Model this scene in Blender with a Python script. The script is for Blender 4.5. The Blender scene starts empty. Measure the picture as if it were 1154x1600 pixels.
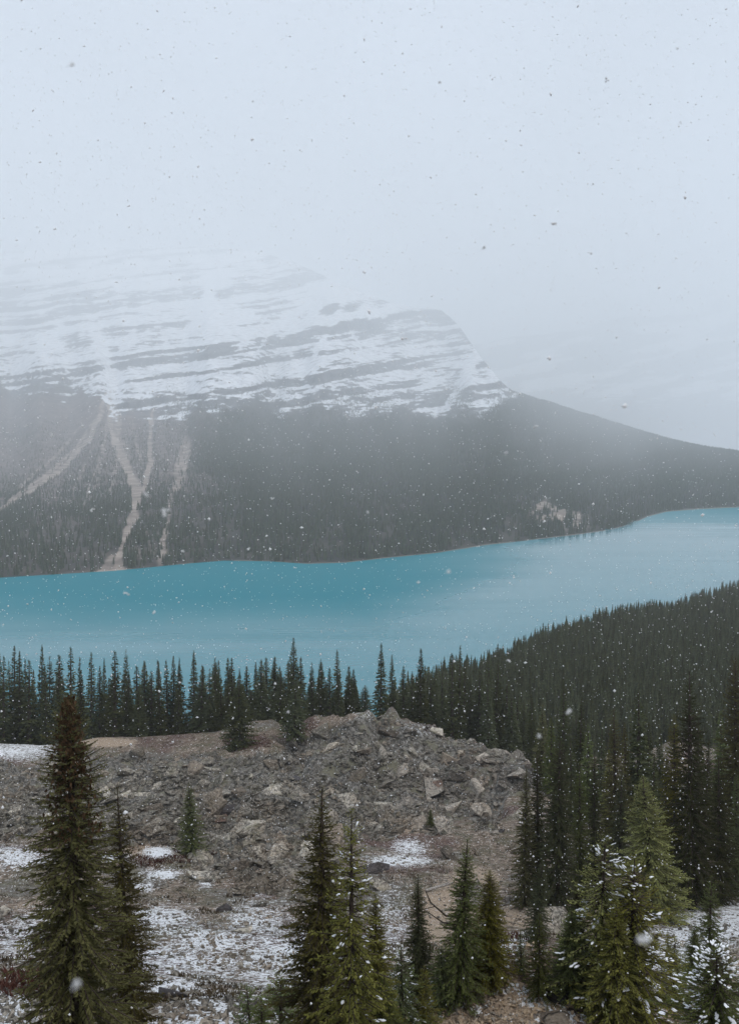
import bpy, bmesh, math, random
import numpy as np
from mathutils import Vector

R = math.radians
random.seed(4)
rng = np.random.default_rng(7)
scene = bpy.context.scene
col = scene.collection

# ------------------------------------------------------------------ camera
CZ = 120.0                     # camera height above the lake, metres
PITCH = R(4.73)
K = 1331.0                     # focal length in photo pixels (photo 1154 x 1600)
cam_d = bpy.data.cameras.new('camera')
cam = bpy.data.objects.new('camera', cam_d)
col.objects.link(cam)
cam.location = (0, 0, CZ)
cam.rotation_euler = (R(90) - PITCH, 0, 0)
cam_d.sensor_fit = 'VERTICAL'
cam_d.sensor_height = 24
cam_d.lens = 24 * K / 1600
cam_d.clip_start = 0.05
cam_d.clip_end = 60000
cam_d.dof.use_dof = True
cam_d.dof.focus_distance = 120
cam_d.dof.aperture_fstop = cam_d.lens / 4.0
scene.camera = cam

# ------------------------------------------------------------------ sky, sun, exposure
SUN_EL, SUN_AZ = R(64), R(125)
world = bpy.data.worlds.new('World')
scene.world = world
world.use_nodes = True
wn, wl = world.node_tree.nodes, world.node_tree.links
wn.clear()
w_out = wn.new('ShaderNodeOutputWorld')
w_bg = wn.new('ShaderNodeBackground')
w_sky = wn.new('ShaderNodeTexSky')
w_sky.sky_type = 'NISHITA'
w_sky.sun_disc = False
w_sky.sun_elevation = SUN_EL
w_sky.sun_rotation = SUN_AZ
w_sky.dust_density = 4.0
w_mix = wn.new('ShaderNodeMix')
w_mix.data_type = 'RGBA'
w_mix.inputs[0].default_value = 0.97          # closed cloud cover
w_mix.inputs[7].default_value = (2.24, 2.46, 2.86, 1)
wl.new(w_sky.outputs[0], w_mix.inputs[6])
w_tc = wn.new('ShaderNodeTexCoord'); w_no = wn.new('ShaderNodeTexNoise')     # uneven cloud, the same all round
w_no.inputs['Scale'].default_value = 3.2; w_no.inputs['Detail'].default_value = 5
wl.new(w_tc.outputs['Generated'], w_no.inputs['Vector'])
w_mr = wn.new('ShaderNodeMapRange'); w_mr.inputs[1].default_value = 0.3; w_mr.inputs[2].default_value = 0.7
w_mr.inputs[3].default_value = 0.86; w_mr.inputs[4].default_value = 1.14
wl.new(w_no.outputs[0], w_mr.inputs[0])
w_vm = wn.new('ShaderNodeVectorMath'); w_vm.operation = 'SCALE'
wl.new(w_mix.outputs[2], w_vm.inputs[0]); wl.new(w_mr.outputs[0], w_vm.inputs['Scale'])
wl.new(w_vm.outputs[0], w_bg.inputs[0])
w_bg.inputs[1].default_value = 0.1
wl.new(w_bg.outputs[0], w_out.inputs[0])

sun_d = bpy.data.lights.new('sun', 'SUN')
sun_d.energy = 1.0
sun_d.angle = R(40)
sun_d.color = (1.0, 0.94, 0.86)
sun = bpy.data.objects.new('sun', sun_d)
col.objects.link(sun)
# soft light through cloud from high on the right
sd = Vector((math.sin(SUN_AZ) * math.cos(SUN_EL), math.cos(SUN_AZ) * math.cos(SUN_EL), math.sin(SUN_EL)))
sun.rotation_euler = sd.to_track_quat('Z', 'Y').to_euler()

vs = scene.view_settings
vs.view_transform = 'Standard'
vs.look = 'None'
vs.gamma = 1
vs.use_curve_mapping = False
vs.exposure = 1.55
cy = scene.cycles
cy.volume_bounces = 4
cy.max_bounces = 8
cy.diffuse_bounces = 3
cy.glossy_bounces = 2
cy.transmission_bounces = 2
cy.transparent_max_bounces = 8
cy.use_denoising = True
HAZE_DENSITY = 1.95e-4

# ------------------------------------------------------------------ helpers
def ss(a, b, x):
    t = np.clip((x - a) / (b - a), 0, 1)
    return t * t * (3 - 2 * t)

def _hash(ix, iy, seed):
    h = (ix.astype(np.int64) * 374761393 + iy.astype(np.int64) * 668265263 + seed * 1274126177) & 0xFFFFFFFF
    h = ((h ^ (h >> 13)) * 1274126177) & 0xFFFFFFFF
    h = h ^ (h >> 16)
    return (h & 0xFFFF) / 65535.0

def vnoise(x, y, seed=0):
    x = np.asarray(x, float); y = np.asarray(y, float)
    x, y = np.broadcast_arrays(x, y)
    ix, iy = np.floor(x), np.floor(y)
    fx, fy = x - ix, y - iy
    fx = fx * fx * fx * (fx * (fx * 6 - 15) + 10); fy = fy * fy * fy * (fy * (fy * 6 - 15) + 10)
    a = _hash(ix, iy, seed); b = _hash(ix + 1, iy, seed)
    c = _hash(ix, iy + 1, seed); d = _hash(ix + 1, iy + 1, seed)
    return (a + (b - a) * fx) * (1 - fy) + (c + (d - c) * fx) * fy      # 0..1

def fbm(x, y, seed=0, oct=4, gain=0.5):
    s, a, n = 0, 1, 0
    for o in range(oct):
        s = s + a * vnoise(x * 2 ** o + 17.3 * o, y * 2 ** o - 9.1 * o, seed + o)
        n += a; a *= gain
    return s / n

def ridged(x, y, seed=0, oct=4):
    s, a, n = 0, 1, 0
    for o in range(oct):
        s = s + a * (1 - np.abs(2 * vnoise(x * 2 ** o + 5.7 * o, y * 2 ** o + 3.1 * o, seed + o) - 1))
        n += a; a *= 0.5
    return s / n

def tan_row(row):
    """drop per metre of depth Y for a photo row"""
    return np.tan(PITCH + np.arctan((np.asarray(row, float) - 800) / K))

CP, SP = math.cos(PITCH), math.sin(PITCH)

def u_of(px, row):
    v = (np.asarray(row, float) - 800) / K
    return (np.asarray(px, float) - 577) / (K * (CP - v * SP))

def project(x, y, z):
    fw = y * CP - (z - CZ) * SP
    up = y * SP + (z - CZ) * CP
    fw = np.maximum(fw, 0.1)
    return 577 + K * x / fw, 800 - K * up / fw

def add_mesh(name, verts, faces, mat=None, parent=None, smooth=False, attrs=None, link=True):
    """faces: (M,3) or (M,4) integer array"""
    me = bpy.data.meshes.new(name)
    verts = np.ascontiguousarray(verts, np.float32)
    faces = np.ascontiguousarray(faces, np.int32)
    me.vertices.add(len(verts)); me.vertices.foreach_set('co', verts.ravel())
    if len(faces):
        m, k = faces.shape
        me.loops.add(m * k); me.loops.foreach_set('vertex_index', faces.ravel())
        me.polygons.add(m)
        me.polygons.foreach_set('loop_start', np.arange(0, m * k, k, dtype=np.int32))
        me.polygons.foreach_set('use_smooth', np.full(m, smooth))
    if attrs:
        for an, av in attrs.items():
            av = np.asarray(av, np.float32)
            if av.ndim == 1:
                me.attributes.new(an, 'FLOAT', 'POINT').data.foreach_set('value', av)
            else:
                me.attributes.new(an, 'FLOAT_VECTOR', 'POINT').data.foreach_set('vector', av.ravel())
    me.update(calc_edges=True)
    if mat: me.materials.append(mat)
    if not link: return me
    return add_obj(name, me, parent)

def add_obj(name, me, parent=None):
    o = bpy.data.objects.new(name, me)
    col.objects.link(o)
    if parent: o.parent = parent
    return o

def tag(o, label=None, cat=None, group=None, kind=None):
    if label: o['label'] = label
    if cat: o['category'] = cat
    if group: o['group'] = group
    if kind: o['kind'] = kind
    return o

def grid_faces(nr, nc):
    i = np.arange(nr * nc).reshape(nr, nc)
    return np.stack([i[:-1, :-1], i[:-1, 1:], i[1:, 1:], i[1:, :-1]], -1).reshape(-1, 4)

# ------------------------------------------------------------------ material helper
class M:
    def __init__(s, name, rough=0.85, spec=0.3):
        s.m = bpy.data.materials.new(name); s.m.use_nodes = True
        s.t = s.m.node_tree; s.n = s.t.nodes; s.l = s.t.links
        s.b = s.n['Principled BSDF']
        s.b.inputs['Roughness'].default_value = rough
        s.b.inputs['Specular IOR Level'].default_value = spec
        s.out = s.n['Material Output']
    def link(s, a, b): s.l.new(a, b)
    def _in(s, sock, v):
        if hasattr(v, 'is_output'): s.l.new(v, sock)
        elif isinstance(v, (tuple, list)): sock.default_value = (*v, 1) if len(v) == 3 and sock.type == 'RGBA' else v
        else: sock.default_value = v
    def attr(s, name):
        a = s.n.new('ShaderNodeAttribute'); a.attribute_name = name
        return a.outputs['Fac']
    def coord(s, kind='Object'):
        return s.n.new('ShaderNodeTexCoord').outputs[kind]
    def pos(s): return s.n.new('ShaderNodeNewGeometry').outputs['Position']
    def noise(s, vec, scale, detail=4, rough=0.55, dist=0):
        n = s.n.new('ShaderNodeTexNoise')
        n.inputs['Scale'].default_value = scale; n.inputs['Detail'].default_value = detail
        n.inputs['Roughness'].default_value = rough; n.inputs['Distortion'].default_value = dist
        if vec is not None: s.l.new(vec, n.inputs['Vector'])
        return n.outputs[0]
    def voro(s, vec, scale, feature='F1', out='Distance'):
        n = s.n.new('ShaderNodeTexVoronoi'); n.feature = feature
        n.inputs['Scale'].default_value = scale
        if vec is not None: s.l.new(vec, n.inputs['Vector'])
        return n.outputs[out]
    def scale_vec(s, vec, sc):
        n = s.n.new('ShaderNodeMapping'); n.inputs['Scale'].default_value = sc
        s.l.new(vec, n.inputs[0]); return n.outputs[0]
    def ramp(s, fac, a, b, va=0.0, vb=1.0, smooth=True):
        n = s.n.new('ShaderNodeMapRange'); n.interpolation_type = 'SMOOTHSTEP' if smooth else 'LINEAR'
        s._in(n.inputs[0], fac)
        n.inputs[1].default_value = a; n.inputs[2].default_value = b
        n.inputs[3].default_value = va; n.inputs[4].default_value = vb
        return n.outputs[0]
    def math(s, op, a, b=0.0):
        n = s.n.new('ShaderNodeMath'); n.operation = op
        s._in(n.inputs[0], a); s._in(n.inputs[1], b); return n.outputs[0]
    def mix(s, fac, a, b):
        n = s.n.new('ShaderNodeMix'); n.data_type = 'RGBA'
        s._in(n.inputs[0], fac); s._in(n.inputs[6], a); s._in(n.inputs[7], b); return n.outputs[2]
    def hsv(s, color, h=0.5, sat=1.0, v=1.0):
        n = s.n.new('ShaderNodeHueSaturation')
        s._in(n.inputs[0], h); s._in(n.inputs[1], sat); s._in(n.inputs[2], v); s._in(n.inputs[4], color)
        return n.outputs[0]
    def rnd(s): return s.n.new('ShaderNodeObjectInfo').outputs['Random']
    def nz(s):
        g = s.n.new('ShaderNodeNewGeometry'); x = s.n.new('ShaderNodeSeparateXYZ')
        s.l.new(g.outputs['Normal'], x.inputs[0]); return x.outputs[2]
    def color(s, c): s._in(s.b.inputs['Base Color'], c)
    def rough(s, r): s._in(s.b.inputs['Roughness'], r)
    def bump(s, h, strength=0.5, dist=0.1):
        n = s.n.new('ShaderNodeBump'); n.inputs['Strength'].default_value = strength
        n.inputs['Distance'].default_value = dist
        s.l.new(h, n.inputs['Height']); s.l.new(n.outputs[0], s.b.inputs['Normal'])

SNOW = (0.80, 0.82, 0.85)

# rocky ground: scrub soil, grey rock ground with gap shade painted dark, tan soil, snow dusting
m = M('rocky_ground', 0.9, 0.2); p = m.pos()
n1 = m.noise(p, 0.35, 6); n2 = m.noise(p, 2.2, 6, 0.65); n3 = m.noise(p, 7.0, 6, 0.72); n4 = m.noise(p, 0.09, 3)
soil = m.mix(m.ramp(n2, 0.38, 0.62), (0.125, 0.092, 0.066), (0.27, 0.21, 0.155))
soil = m.mix(m.ramp(n1, 0.45, 0.62), soil, (0.115, 0.098, 0.060))
soil = m.mix(m.ramp(n4, 0.52, 0.66), soil, (0.110, 0.066, 0.052))
soil = m.mix(m.ramp(m.voro(p, 3.2), 0.12, 0.30, 0.75, 0.0), soil, (0.23, 0.22, 0.20))
vc = m.voro(p, 6.5, 'F1', 'Color'); vd = m.voro(p, 6.5, 'DISTANCE_TO_EDGE')
sep = m.n.new('ShaderNodeSeparateColor'); m.link(vc, sep.inputs[0])
soil = m.hsv(soil, 0.5, 0.9, m.ramp(m.math('ADD', m.math('MULTIPLY', sep.outputs[0], .35), m.math('MULTIPLY', m.noise(p, 7.0, 4, .7), .65)), .28, .72, 0.45, 1.7, False))
soil = m.mix(m.ramp(m.math('ABSOLUTE', m.math('SUBTRACT', m.noise(p, 3.1, 4, 0.6, .8), .5)), 0.0, 0.03, 0.55, 0.0), soil, (0.035, 0.028, 0.022))
rock = m.mix(m.ramp(n2, 0.35, 0.65), (0.045, 0.042, 0.038), (0.22, 0.205, 0.180))  # dark soil tone, with the shade of gaps between stones painted in
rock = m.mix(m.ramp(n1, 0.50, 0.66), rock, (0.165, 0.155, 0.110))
tan = m.mix(m.ramp(n3, 0.35, 0.65), (0.26, 0.185, 0.12), (0.50, 0.38, 0.26))
tan = m.mix(m.ramp(n2, 0.5, 0.7, 0, 0.7), tan, (0.17, 0.12, 0.08))
tan = m.hsv(tan, 0.5, 0.85, m.ramp(m.noise(p, 16.0, 3, .7), .3, .7, 0.6, 1.4, False))
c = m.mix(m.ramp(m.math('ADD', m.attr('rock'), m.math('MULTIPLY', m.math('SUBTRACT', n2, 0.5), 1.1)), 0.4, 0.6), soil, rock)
c = m.mix(m.ramp(m.math('ADD', m.attr('tan'), m.math('MULTIPLY', m.math('SUBTRACT', n2, 0.5), 1.0)), 0.4, 0.62), c, tan)
c = m.mix(m.ramp(m.math('ADD', m.attr('red'), m.math('MULTIPLY', m.math('SUBTRACT', n2, 0.5), 1.0)), 0.45, 0.7, 0, 0.8), c, (0.075, 0.036, 0.028))
sn = m.math('ADD', m.math('MULTIPLY', m.attr('snow'), 0.92), m.math('MULTIPLY', m.math('SUBTRACT', n3, 0.5), 3.6))
sn = m.math('ADD', sn, m.math('MULTIPLY', m.math('SUBTRACT', n2, 0.5), 2.0))
c = m.mix(m.ramp(sn, 0.54, 0.64), c, SNOW)
m.color(c); m.bump(m.math('ADD', m.math('ADD', n2, m.math('MULTIPLY', n3, 0.4)), m.math('MULTIPLY', m.noise(p, 14.0, 3), .5)), 0.9, 0.2)
MAT_GROUND = m.m

def rock_material(name, dark, light, warm, snow=0.0, tint=(0.165, 0.155, 0.11)):
    m = M(name, 0.88, 0.25); p = m.pos(); r = m.rnd()
    n1 = m.noise(p, 0.9, 5, 0.6); n2 = m.noise(p, 5.0, 6, 0.65); n3 = m.noise(m.scale_vec(p, (1, 1, 6)), 2.5, 4, 0.6, 0.4)
    c = m.mix(m.ramp(n2, 0.32, 0.68), dark, light)
    c = m.mix(m.ramp(n1, 0.5, 0.66, 0, 0.7), c, tint)
    c = m.mix(m.ramp(n3, 0.56, 0.70, 0, 0.55), c, warm)
    c = m.hsv(c, 0.5, 1.0, m.ramp(r, 0, 1, 0.60, 1.45, False))
    c = m.mix(m.ramp(m.noise(p, 0.16, 3), 0.48, 0.64, 0, 0.55), c, m.mix(0.5, c, warm))
    c = m.hsv(c, 0.5, 1.0, m.ramp(m.noise(p, 0.075, 3, .6), 0.36, 0.64, 0.72, 1.35))
    cn = m.noise(m.scale_vec(p, (1.0, 0.6, 2.2)), 0.9, 5, 0.6, 1.2)
    cr = m.math('ABSOLUTE', m.math('SUBTRACT', cn, 0.5))
    c = m.mix(m.ramp(cr, 0.003, 0.022, 0.75, 0.0), c, (0.030, 0.027, 0.024))
    c = m.mix(m.ramp(n2, 0.56, 0.72, 0, 0.5), c, (0.040, 0.037, 0.033))
    sn = m.math('ADD', m.math('MULTIPLY', m.nz(), 1.0), m.math('MULTIPLY', m.math('SUBTRACT', n2, 0.5), 1.6))
    if snow > 0: c = m.mix(m.ramp(sn, 1.32 - snow, 1.42 - snow), c, SNOW)
    m.color(c); m.bump(m.math('ADD', m.math('ADD', n2, n3), m.ramp(cr, 0.0, 0.04, 0, .6)), 0.9, 0.14)
    return m.m
MAT_ROCK = rock_material('weathered_grey_rock', (0.085, 0.079, 0.068), (0.47, 0.43, 0.365), (0.33, 0.24, 0.16), 0.06)
MAT_ROCK_PALE = rock_material('pale_broken_rock', (0.13, 0.115, 0.10), (0.40, 0.36, 0.305), (0.32, 0.23, 0.15), 0.10, (0.26, 0.23, 0.19))
MAT_ROCK_BROWN = rock_material('brown_slab_rock', (0.10, 0.082, 0.065), (0.25, 0.21, 0.165), (0.17, 0.13, 0.10), 0.0, (0.17, 0.145, 0.11))
MAT_TAN_STONE = rock_material('tan_gravel', (0.24, 0.175, 0.115), (0.50, 0.39, 0.27), (0.33, 0.22, 0.14), 0.0, (0.30, 0.22, 0.15))
MAT_ROCK_RED = rock_material('rust_stained_rock', (0.06, 0.042, 0.034), (0.17, 0.115, 0.088), (0.11, 0.06, 0.044), 0.0, (0.14, 0.10, 0.078))
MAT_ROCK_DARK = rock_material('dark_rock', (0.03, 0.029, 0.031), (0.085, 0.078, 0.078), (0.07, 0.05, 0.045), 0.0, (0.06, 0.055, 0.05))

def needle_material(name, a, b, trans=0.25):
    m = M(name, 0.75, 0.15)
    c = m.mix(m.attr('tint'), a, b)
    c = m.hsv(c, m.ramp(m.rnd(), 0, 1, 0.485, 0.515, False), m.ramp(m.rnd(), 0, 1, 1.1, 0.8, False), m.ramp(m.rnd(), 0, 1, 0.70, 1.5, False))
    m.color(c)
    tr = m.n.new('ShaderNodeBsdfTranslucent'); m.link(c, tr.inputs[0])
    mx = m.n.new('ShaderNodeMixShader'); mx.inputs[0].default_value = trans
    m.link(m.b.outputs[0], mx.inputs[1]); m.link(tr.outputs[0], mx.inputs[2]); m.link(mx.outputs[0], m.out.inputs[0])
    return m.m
NEEDLE = {
    'dark': needle_material('dark_spruce_needles', (0.026, 0.032, 0.013), (0.092, 0.102, 0.037)),
    'olive': needle_material('olive_spruce_needles', (0.062, 0.066, 0.013), (0.275, 0.270, 0.058)),
    'green': needle_material('green_spruce_needles', (0.044, 0.060, 0.016), (0.160, 0.188, 0.056)),
    'brown': needle_material('brown_tinged_needles', (0.042, 0.042, 0.014), (0.145, 0.134, 0.042)),
    'far': needle_material('far_spruce_needles', (0.036, 0.034, 0.034), (0.086, 0.079, 0.075)),
}
m = M('bark', 0.9, 0.1); p = m.coord(); n = m.noise(m.scale_vec(p, (8, 8, 2)), 3, 5)
m.color(m.mix(m.ramp(n, 0.35, 0.65), (0.035, 0.026, 0.020), (0.10, 0.08, 0.065))); m.bump(n, 0.6, 0.03); MAT_BARK = m.m
m = M('cones', 0.8, 0.15); m.color(m.mix(m.attr('tint'), (0.045, 0.029, 0.015), (0.145, 0.090, 0.050))); MAT_CONE = m.m
m = M('snow', 0.6, 0.2); m.color(SNOW); m.bump(m.noise(m.pos(), 18, 3), 0.4, 0.02); MAT_SNOW = m.m
m = M('dead_wood', 0.85, 0.15); p = m.coord(); n = m.noise(m.scale_vec(p, (3, 3, 3)), 6, 5)
m.color(m.mix(m.ramp(n, 0.35, 0.65), (0.16, 0.14, 0.125), (0.42, 0.40, 0.37))); m.bump(n, 0.5, 0.03); MAT_DEADWOOD = m.m
m = M('twiggy_scrub', 0.9, 0.1); m.color(m.mix(m.attr('tint'), (0.040, 0.026, 0.020), (0.125, 0.098, 0.055))); MAT_SCRUB = m.m
m = M('red_scrub', 0.9, 0.1); m.color(m.mix(m.attr('tint'), (0.045, 0.020, 0.016), (0.115, 0.050, 0.038))); MAT_SCRUB_RED = m.m
m = M('snowflake', 0.6, 0.2); m.color((0.97, 0.97, 0.97))
tr = m.n.new('ShaderNodeBsdfTranslucent'); tr.inputs[0].default_value = (0.97, 0.97, 0.97, 1)
mx = m.n.new('ShaderNodeMixShader'); mx.inputs[0].default_value = 0.5
m.link(m.b.outputs[0], mx.inputs[1]); m.link(tr.outputs[0], mx.inputs[2]); m.link(mx.outputs[0], m.out.inputs[0]); MAT_FLAKE = m.m

# ------------------------------------------------------------------ near ground
_Yt = np.arange(-40, 900, 0.5)
_Dt = np.interp(_Yt, [-40, -2, 2, 4, 8, 14, 22, 35, 55, 80, 105, 125, 138, 150, 170, 200, 250, 400, 700, 900],
                [1.6, 1.65, 2.1, 3.2, 6.4, 10.6, 15.9, 22.3, 30.5, 37.8, 43.3, 45.6, 46.2, 52.0, 64, 80, 104, 150, 172, 175])
_ker = np.ones(9) / 9
_Dt = np.convolve(np.pad(_Dt, 4, 'edge'), _ker, 'valid')
CREST_PX = [-500, -300, 0, 60, 110, 150, 250, 330, 390, 425, 445, 470, 490, 515, 545, 570, 590, 610, 635, 660, 700, 780, 830, 900, 1000, 1060, 1110, 1154, 1500]
CREST_RW = [1170, 1165, 1160, 1162, 1160, 1150, 1148, 1142, 1126, 1122, 1134, 1140, 1133, 1131, 1113, 1110, 1130, 1124, 1121, 1138, 1152, 1168, 1176, 1182, 1178, 1150, 1168, 1172, 1160]
MOUNDS = [  # x, y, height, rx, ry
    (2.75, 17.5, 1.85, 2.8, 1.9), (4.4, 18.6, 0.5, 2.2, 2.0), (-9, 26, 0.6, 6, 4), (11, 34, 0.9, 7, 6),
    (-30, 62, 1.8, 14, 8), (14, 70, -1.4, 12, 8), (-6, 92, -1.6, 22, 9), (24, 112, 3.0, 11, 9), (9, 124, 2.2, 8, 8), (-30, 112, 1.5, 10, 6),
    (50, 128, 1.2, 5, 5), (6, 46, -0.8, 6, 6)]

def rock_zone(px, row):
    lo = np.interp(px, [-300, 0, 100, 250, 300, 400, 500, 560, 650, 700, 800, 850, 900], [1300, 1305, 1315, 1325, 1345, 1400, 1400, 1320, 1300, 1292, 1265, 1250, 1230])
    hi = np.interp(px, [-300, 0, 100, 200, 300, 400, 440, 470, 500, 560, 640, 700, 830, 900], [1195, 1190, 1183, 1178, 1182, 1180, 1165, 1145, 1134, 1122, 1120, 1150, 1178, 1190])
    w = 12 * (vnoise(px / 40, row / 25, 31) - 0.5) * 2
    side = 1 - ss(780, 900, px + 40 * (vnoise(px / 30, row / 18, 33) - .5))
    return ss(hi - 4, hi + 8, row + w) * (1 - ss(lo - 12, lo + 12, row + w * 2)) * side

def ground_base(x, y):
    x = np.asarray(x, float); y = np.asarray(y, float)
    D = np.interp(y, _Yt, _Dt)
    pxc = 577 + 1299 * x / np.maximum(y, 20)
    Dc = 138 * tan_row(np.interp(pxc, CREST_PX, CREST_RW))
    w = ss(78, 138, y) * (1 - ss(150, 320, y))
    z = CZ - D - (Dc - 46.2) * w
    for mx_, my_, h, rx, ry in MOUNDS:
        z = z + h * np.exp(-((x - mx_) / rx) ** 2 - ((y - my_) / ry) ** 2)
    z = z + 1.1 * (fbm(x / 16, y / 16, 3, 3) - 0.5) * ss(8, 40, y) * (1 - 0.5 * w)
    z = z + 0.30 * (fbm(x / 2.5, y / 2.5, 9, 3) - 0.5)
    return z

def ground(x, y):
    z = ground_base(x, y)
    px, row = project(x, y, z)
    rz = rock_zone(px, row) * ss(55, 70, np.asarray(y, float))
    rough = (ridged(np.asarray(x) / 7.0, np.asarray(y) / 7.0, 21, 5) - 0.55) * 3.2 + (fbm(np.asarray(x) / 13 + .02 * np.asarray(y), np.asarray(y) / 10.0, 23, 2) - .5) * 6.5 + (fbm(np.asarray(x) / 2.2, np.asarray(y) / 1.6, 27, 3) - 0.5) * 1.6
    terr = np.asarray(x) * 0.12 + np.asarray(y) * 0.25
    z = z + rz * rough
    return z + (1 - rz) * 0.12 * (fbm(np.asarray(x) / 0.8, np.asarray(y) / 0.8, 5, 3) - 0.5)

uu = np.concatenate([np.linspace(-1.5, -0.52, 60, endpoint=False), np.linspace(-0.52, 0.52, 620, endpoint=False), np.linspace(0.52, 1.5, 61)])
yy = np.concatenate([np.linspace(-25, 10, 24, endpoint=False), 10 * (150 / 10) ** np.linspace(0, 1, 360, endpoint=False), 150 * (800 / 150) ** np.linspace(0, 1, 50)])
U, Y = np.meshgrid(uu, yy)
X = U * (np.maximum(Y, 0) * 0.95 + 14 - 10 * ss(0, 40, Y))
Zg = ground(X, Y)
GPX, GROW = project(X, Y, Zg)
vis = (Y > 11) & (Y < 142)
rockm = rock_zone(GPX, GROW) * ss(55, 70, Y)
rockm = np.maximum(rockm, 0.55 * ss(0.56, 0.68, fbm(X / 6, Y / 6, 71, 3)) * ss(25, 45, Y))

def blobs(lst, px, row):
    out = np.zeros_like(px)
    for cx, cy_, rx, ry, a in lst:
        out = np.maximum(out, a * np.exp(-(((px - cx) / rx) ** 2 + ((row - cy_) / ry) ** 2) ** 1.5))
    return out
SNOW_PATCH = [(25, 1172, 75, 18, .8), (0, 1340, 75, 20, .85), (60, 1345, 30, 10, .6), (248, 1332, 26, 10, 1.0), (250, 1366, 34, 10, .85), (225, 1386, 22, 8, .85), (180, 1340, 30, 8, .6), (322, 1380, 14, 9, .6),
              (255, 1440, 60, 26, .75), (330, 1470, 70, 26, .8), (300, 1500, 120, 40, .62), (270, 1540, 60, 16, .8), (400, 1450, 60, 50, .62), (430, 1500, 80, 60, .66), (360, 1590, 150, 40, .7), (60, 1440, 50, 22, .62), (20, 1470, 70, 40, .55), (10, 1580, 70, 40, .9),
              (620, 1345, 55, 10, .85), (640, 1325, 30, 16, .7), (470, 1380, 30, 16, .6), (610, 1440, 40, 60, .5), (620, 1560, 90, 40, .7), (660, 1560, 60, 20, .7),
              (800, 1470, 40, 12, .7), (780, 1490, 60, 20, .6), (835, 1566, 36, 16, .95), (750, 1578, 30, 12, .75), (880, 1590, 50, 12, .9), (810, 1545, 40, 9, .9),
              (1090, 1455, 80, 40, .85), (1060, 1500, 60, 35, .75), (1150, 1440, 60, 40, .8), (1154, 1570, 60, 50, .6), (1000, 1560, 60, 30, .5), (660, 1140, 30, 10, .5), (575, 1118, 20, 7, .4)]
TAN_PATCH = [(760, 1570, 120, 50, 1.0), (700, 1430, 70, 60, .9), (740, 1380, 60, 40, .7), (820, 1430, 60, 24, .9), (1154, 1530, 60, 30, .9), (640, 1400, 60, 60, .4), (230, 1330, 70, 20, .6), (160, 1160, 70, 10, .8), (60, 1420, 80, 30, .55), (640, 1290, 50, 24, .6), (1060, 1170, 40, 20, .3), (940, 1440, 90, 30, .6), (350, 1300, 20, 6, .5)]
RED_PATCH = [(385, 1158, 45, 14, 1.0), (690, 1135, 40, 18, .9), (240, 1345, 60, 10, .6), (305, 1338, 40, 8, .7), (60, 1540, 90, 30, .5), (715, 1190, 40, 10, .5), (795, 1465, 25, 8, .7)]
snowm = blobs(SNOW_PATCH, GPX, GROW) * (Y < 140) + 0.10 * (1 - rockm)
snowm *= np.where(rockm > .5, 0.9, 1) * (0.72 + 0.5 * fbm(X / 1.6, Y / 1.6, 146, 3))
tanm = np.maximum(blobs(TAN_PATCH, GPX, GROW), 0.30 * rockm * ss(.55, .66, fbm(X / 9, Y / 9, 145, 3)))
redm = blobs(RED_PATCH, GPX, GROW)
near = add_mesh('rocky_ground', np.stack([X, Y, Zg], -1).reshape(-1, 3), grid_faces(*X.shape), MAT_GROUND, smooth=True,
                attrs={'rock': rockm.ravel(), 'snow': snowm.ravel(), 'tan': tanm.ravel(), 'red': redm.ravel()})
tag(near, 'stony brown slope with patchy snow running down to the rockslide', kind='structure')

def hit(px, row, y0=9.0, y1=150.0):
    """ground point seen at a photo pixel"""
    ys = np.arange(y0, y1, 0.1)
    xs = u_of(px, row) * ys
    zs = CZ - ys * tan_row(row)
    g = ground(xs, ys)
    k = np.argmax(zs <= g)
    if zs[k] > g[k]: k = len(ys) - 1
    return xs[k], ys[k], g[k]

# ------------------------------------------------------------------ lake
lr = np.concatenate([np.linspace(1130, 1040, 30), np.linspace(1038, 786, 190), np.linspace(780, 745, 20)])
lp = np.concatenate([np.linspace(-900, -40, 40), np.linspace(-30, 1184, 240), np.linspace(1200, 2000, 40)])
LP, LR = np.meshgrid(lp, lr)
LY = CZ / tan_row(LR); LX = u_of(LP, LR) * LY
wob_l = 260 * (fbm(LX / 500, LY / 260, 131, 4) - .5)
calm = ss(560, 900, LP + wob_l + 0.9 * (LR - 900)) * ss(800, 850, LR + wob_l * .12)
calm = np.maximum(calm, .7 * ss(930, 1040, LR + wob_l * .35))
calm = calm * (0.75 + 0.5 * (fbm(LX / 260, LY / 60, 133, 4)))
calm = calm * (1 - 0.75 * np.exp(-((LP - 640) / 120) ** 2 - ((LR - 905 + (LP - 640) * .12) / 26) ** 2))
calm = np.clip(calm, 0, 1)
m = M('turquoise_water', 0.15, 0.5); p = m.pos()
m.b.inputs['IOR'].default_value = 1.45
rip = m.noise(m.scale_vec(p, (1, 1.8, 1)), 0.22, 3, 0.6)
stk = m.noise(m.scale_vec(p, (0.25, 1.6, 1)), 0.012, 5, 0.6, 0.4)
cm = m.math('MULTIPLY', m.attr('calm'), m.ramp(stk, 0.3, 0.7, 0.75, 1.15))
m.color((0.0, 0.165, 0.210))
m.rough(m.ramp(cm, 0.0, 1.0, 0.45, 0.10))
m._in(m.b.inputs['Specular IOR Level'], m.ramp(cm, 0.0, 1.0, 0.03, 1.0, False))   # wind-ruffled against calm water
m.bump(rip, 0.2, 0.25)
MAT_LAKE = m.m
lake = add_mesh('lake', np.stack([LX, LY, 0 * LX], -1).reshape(-1, 3), grid_faces(*LX.shape), MAT_LAKE, smooth=True, attrs={'calm': calm.ravel()})
tag(lake, 'milky turquoise glacial lake in the valley', kind='structure')

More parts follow.
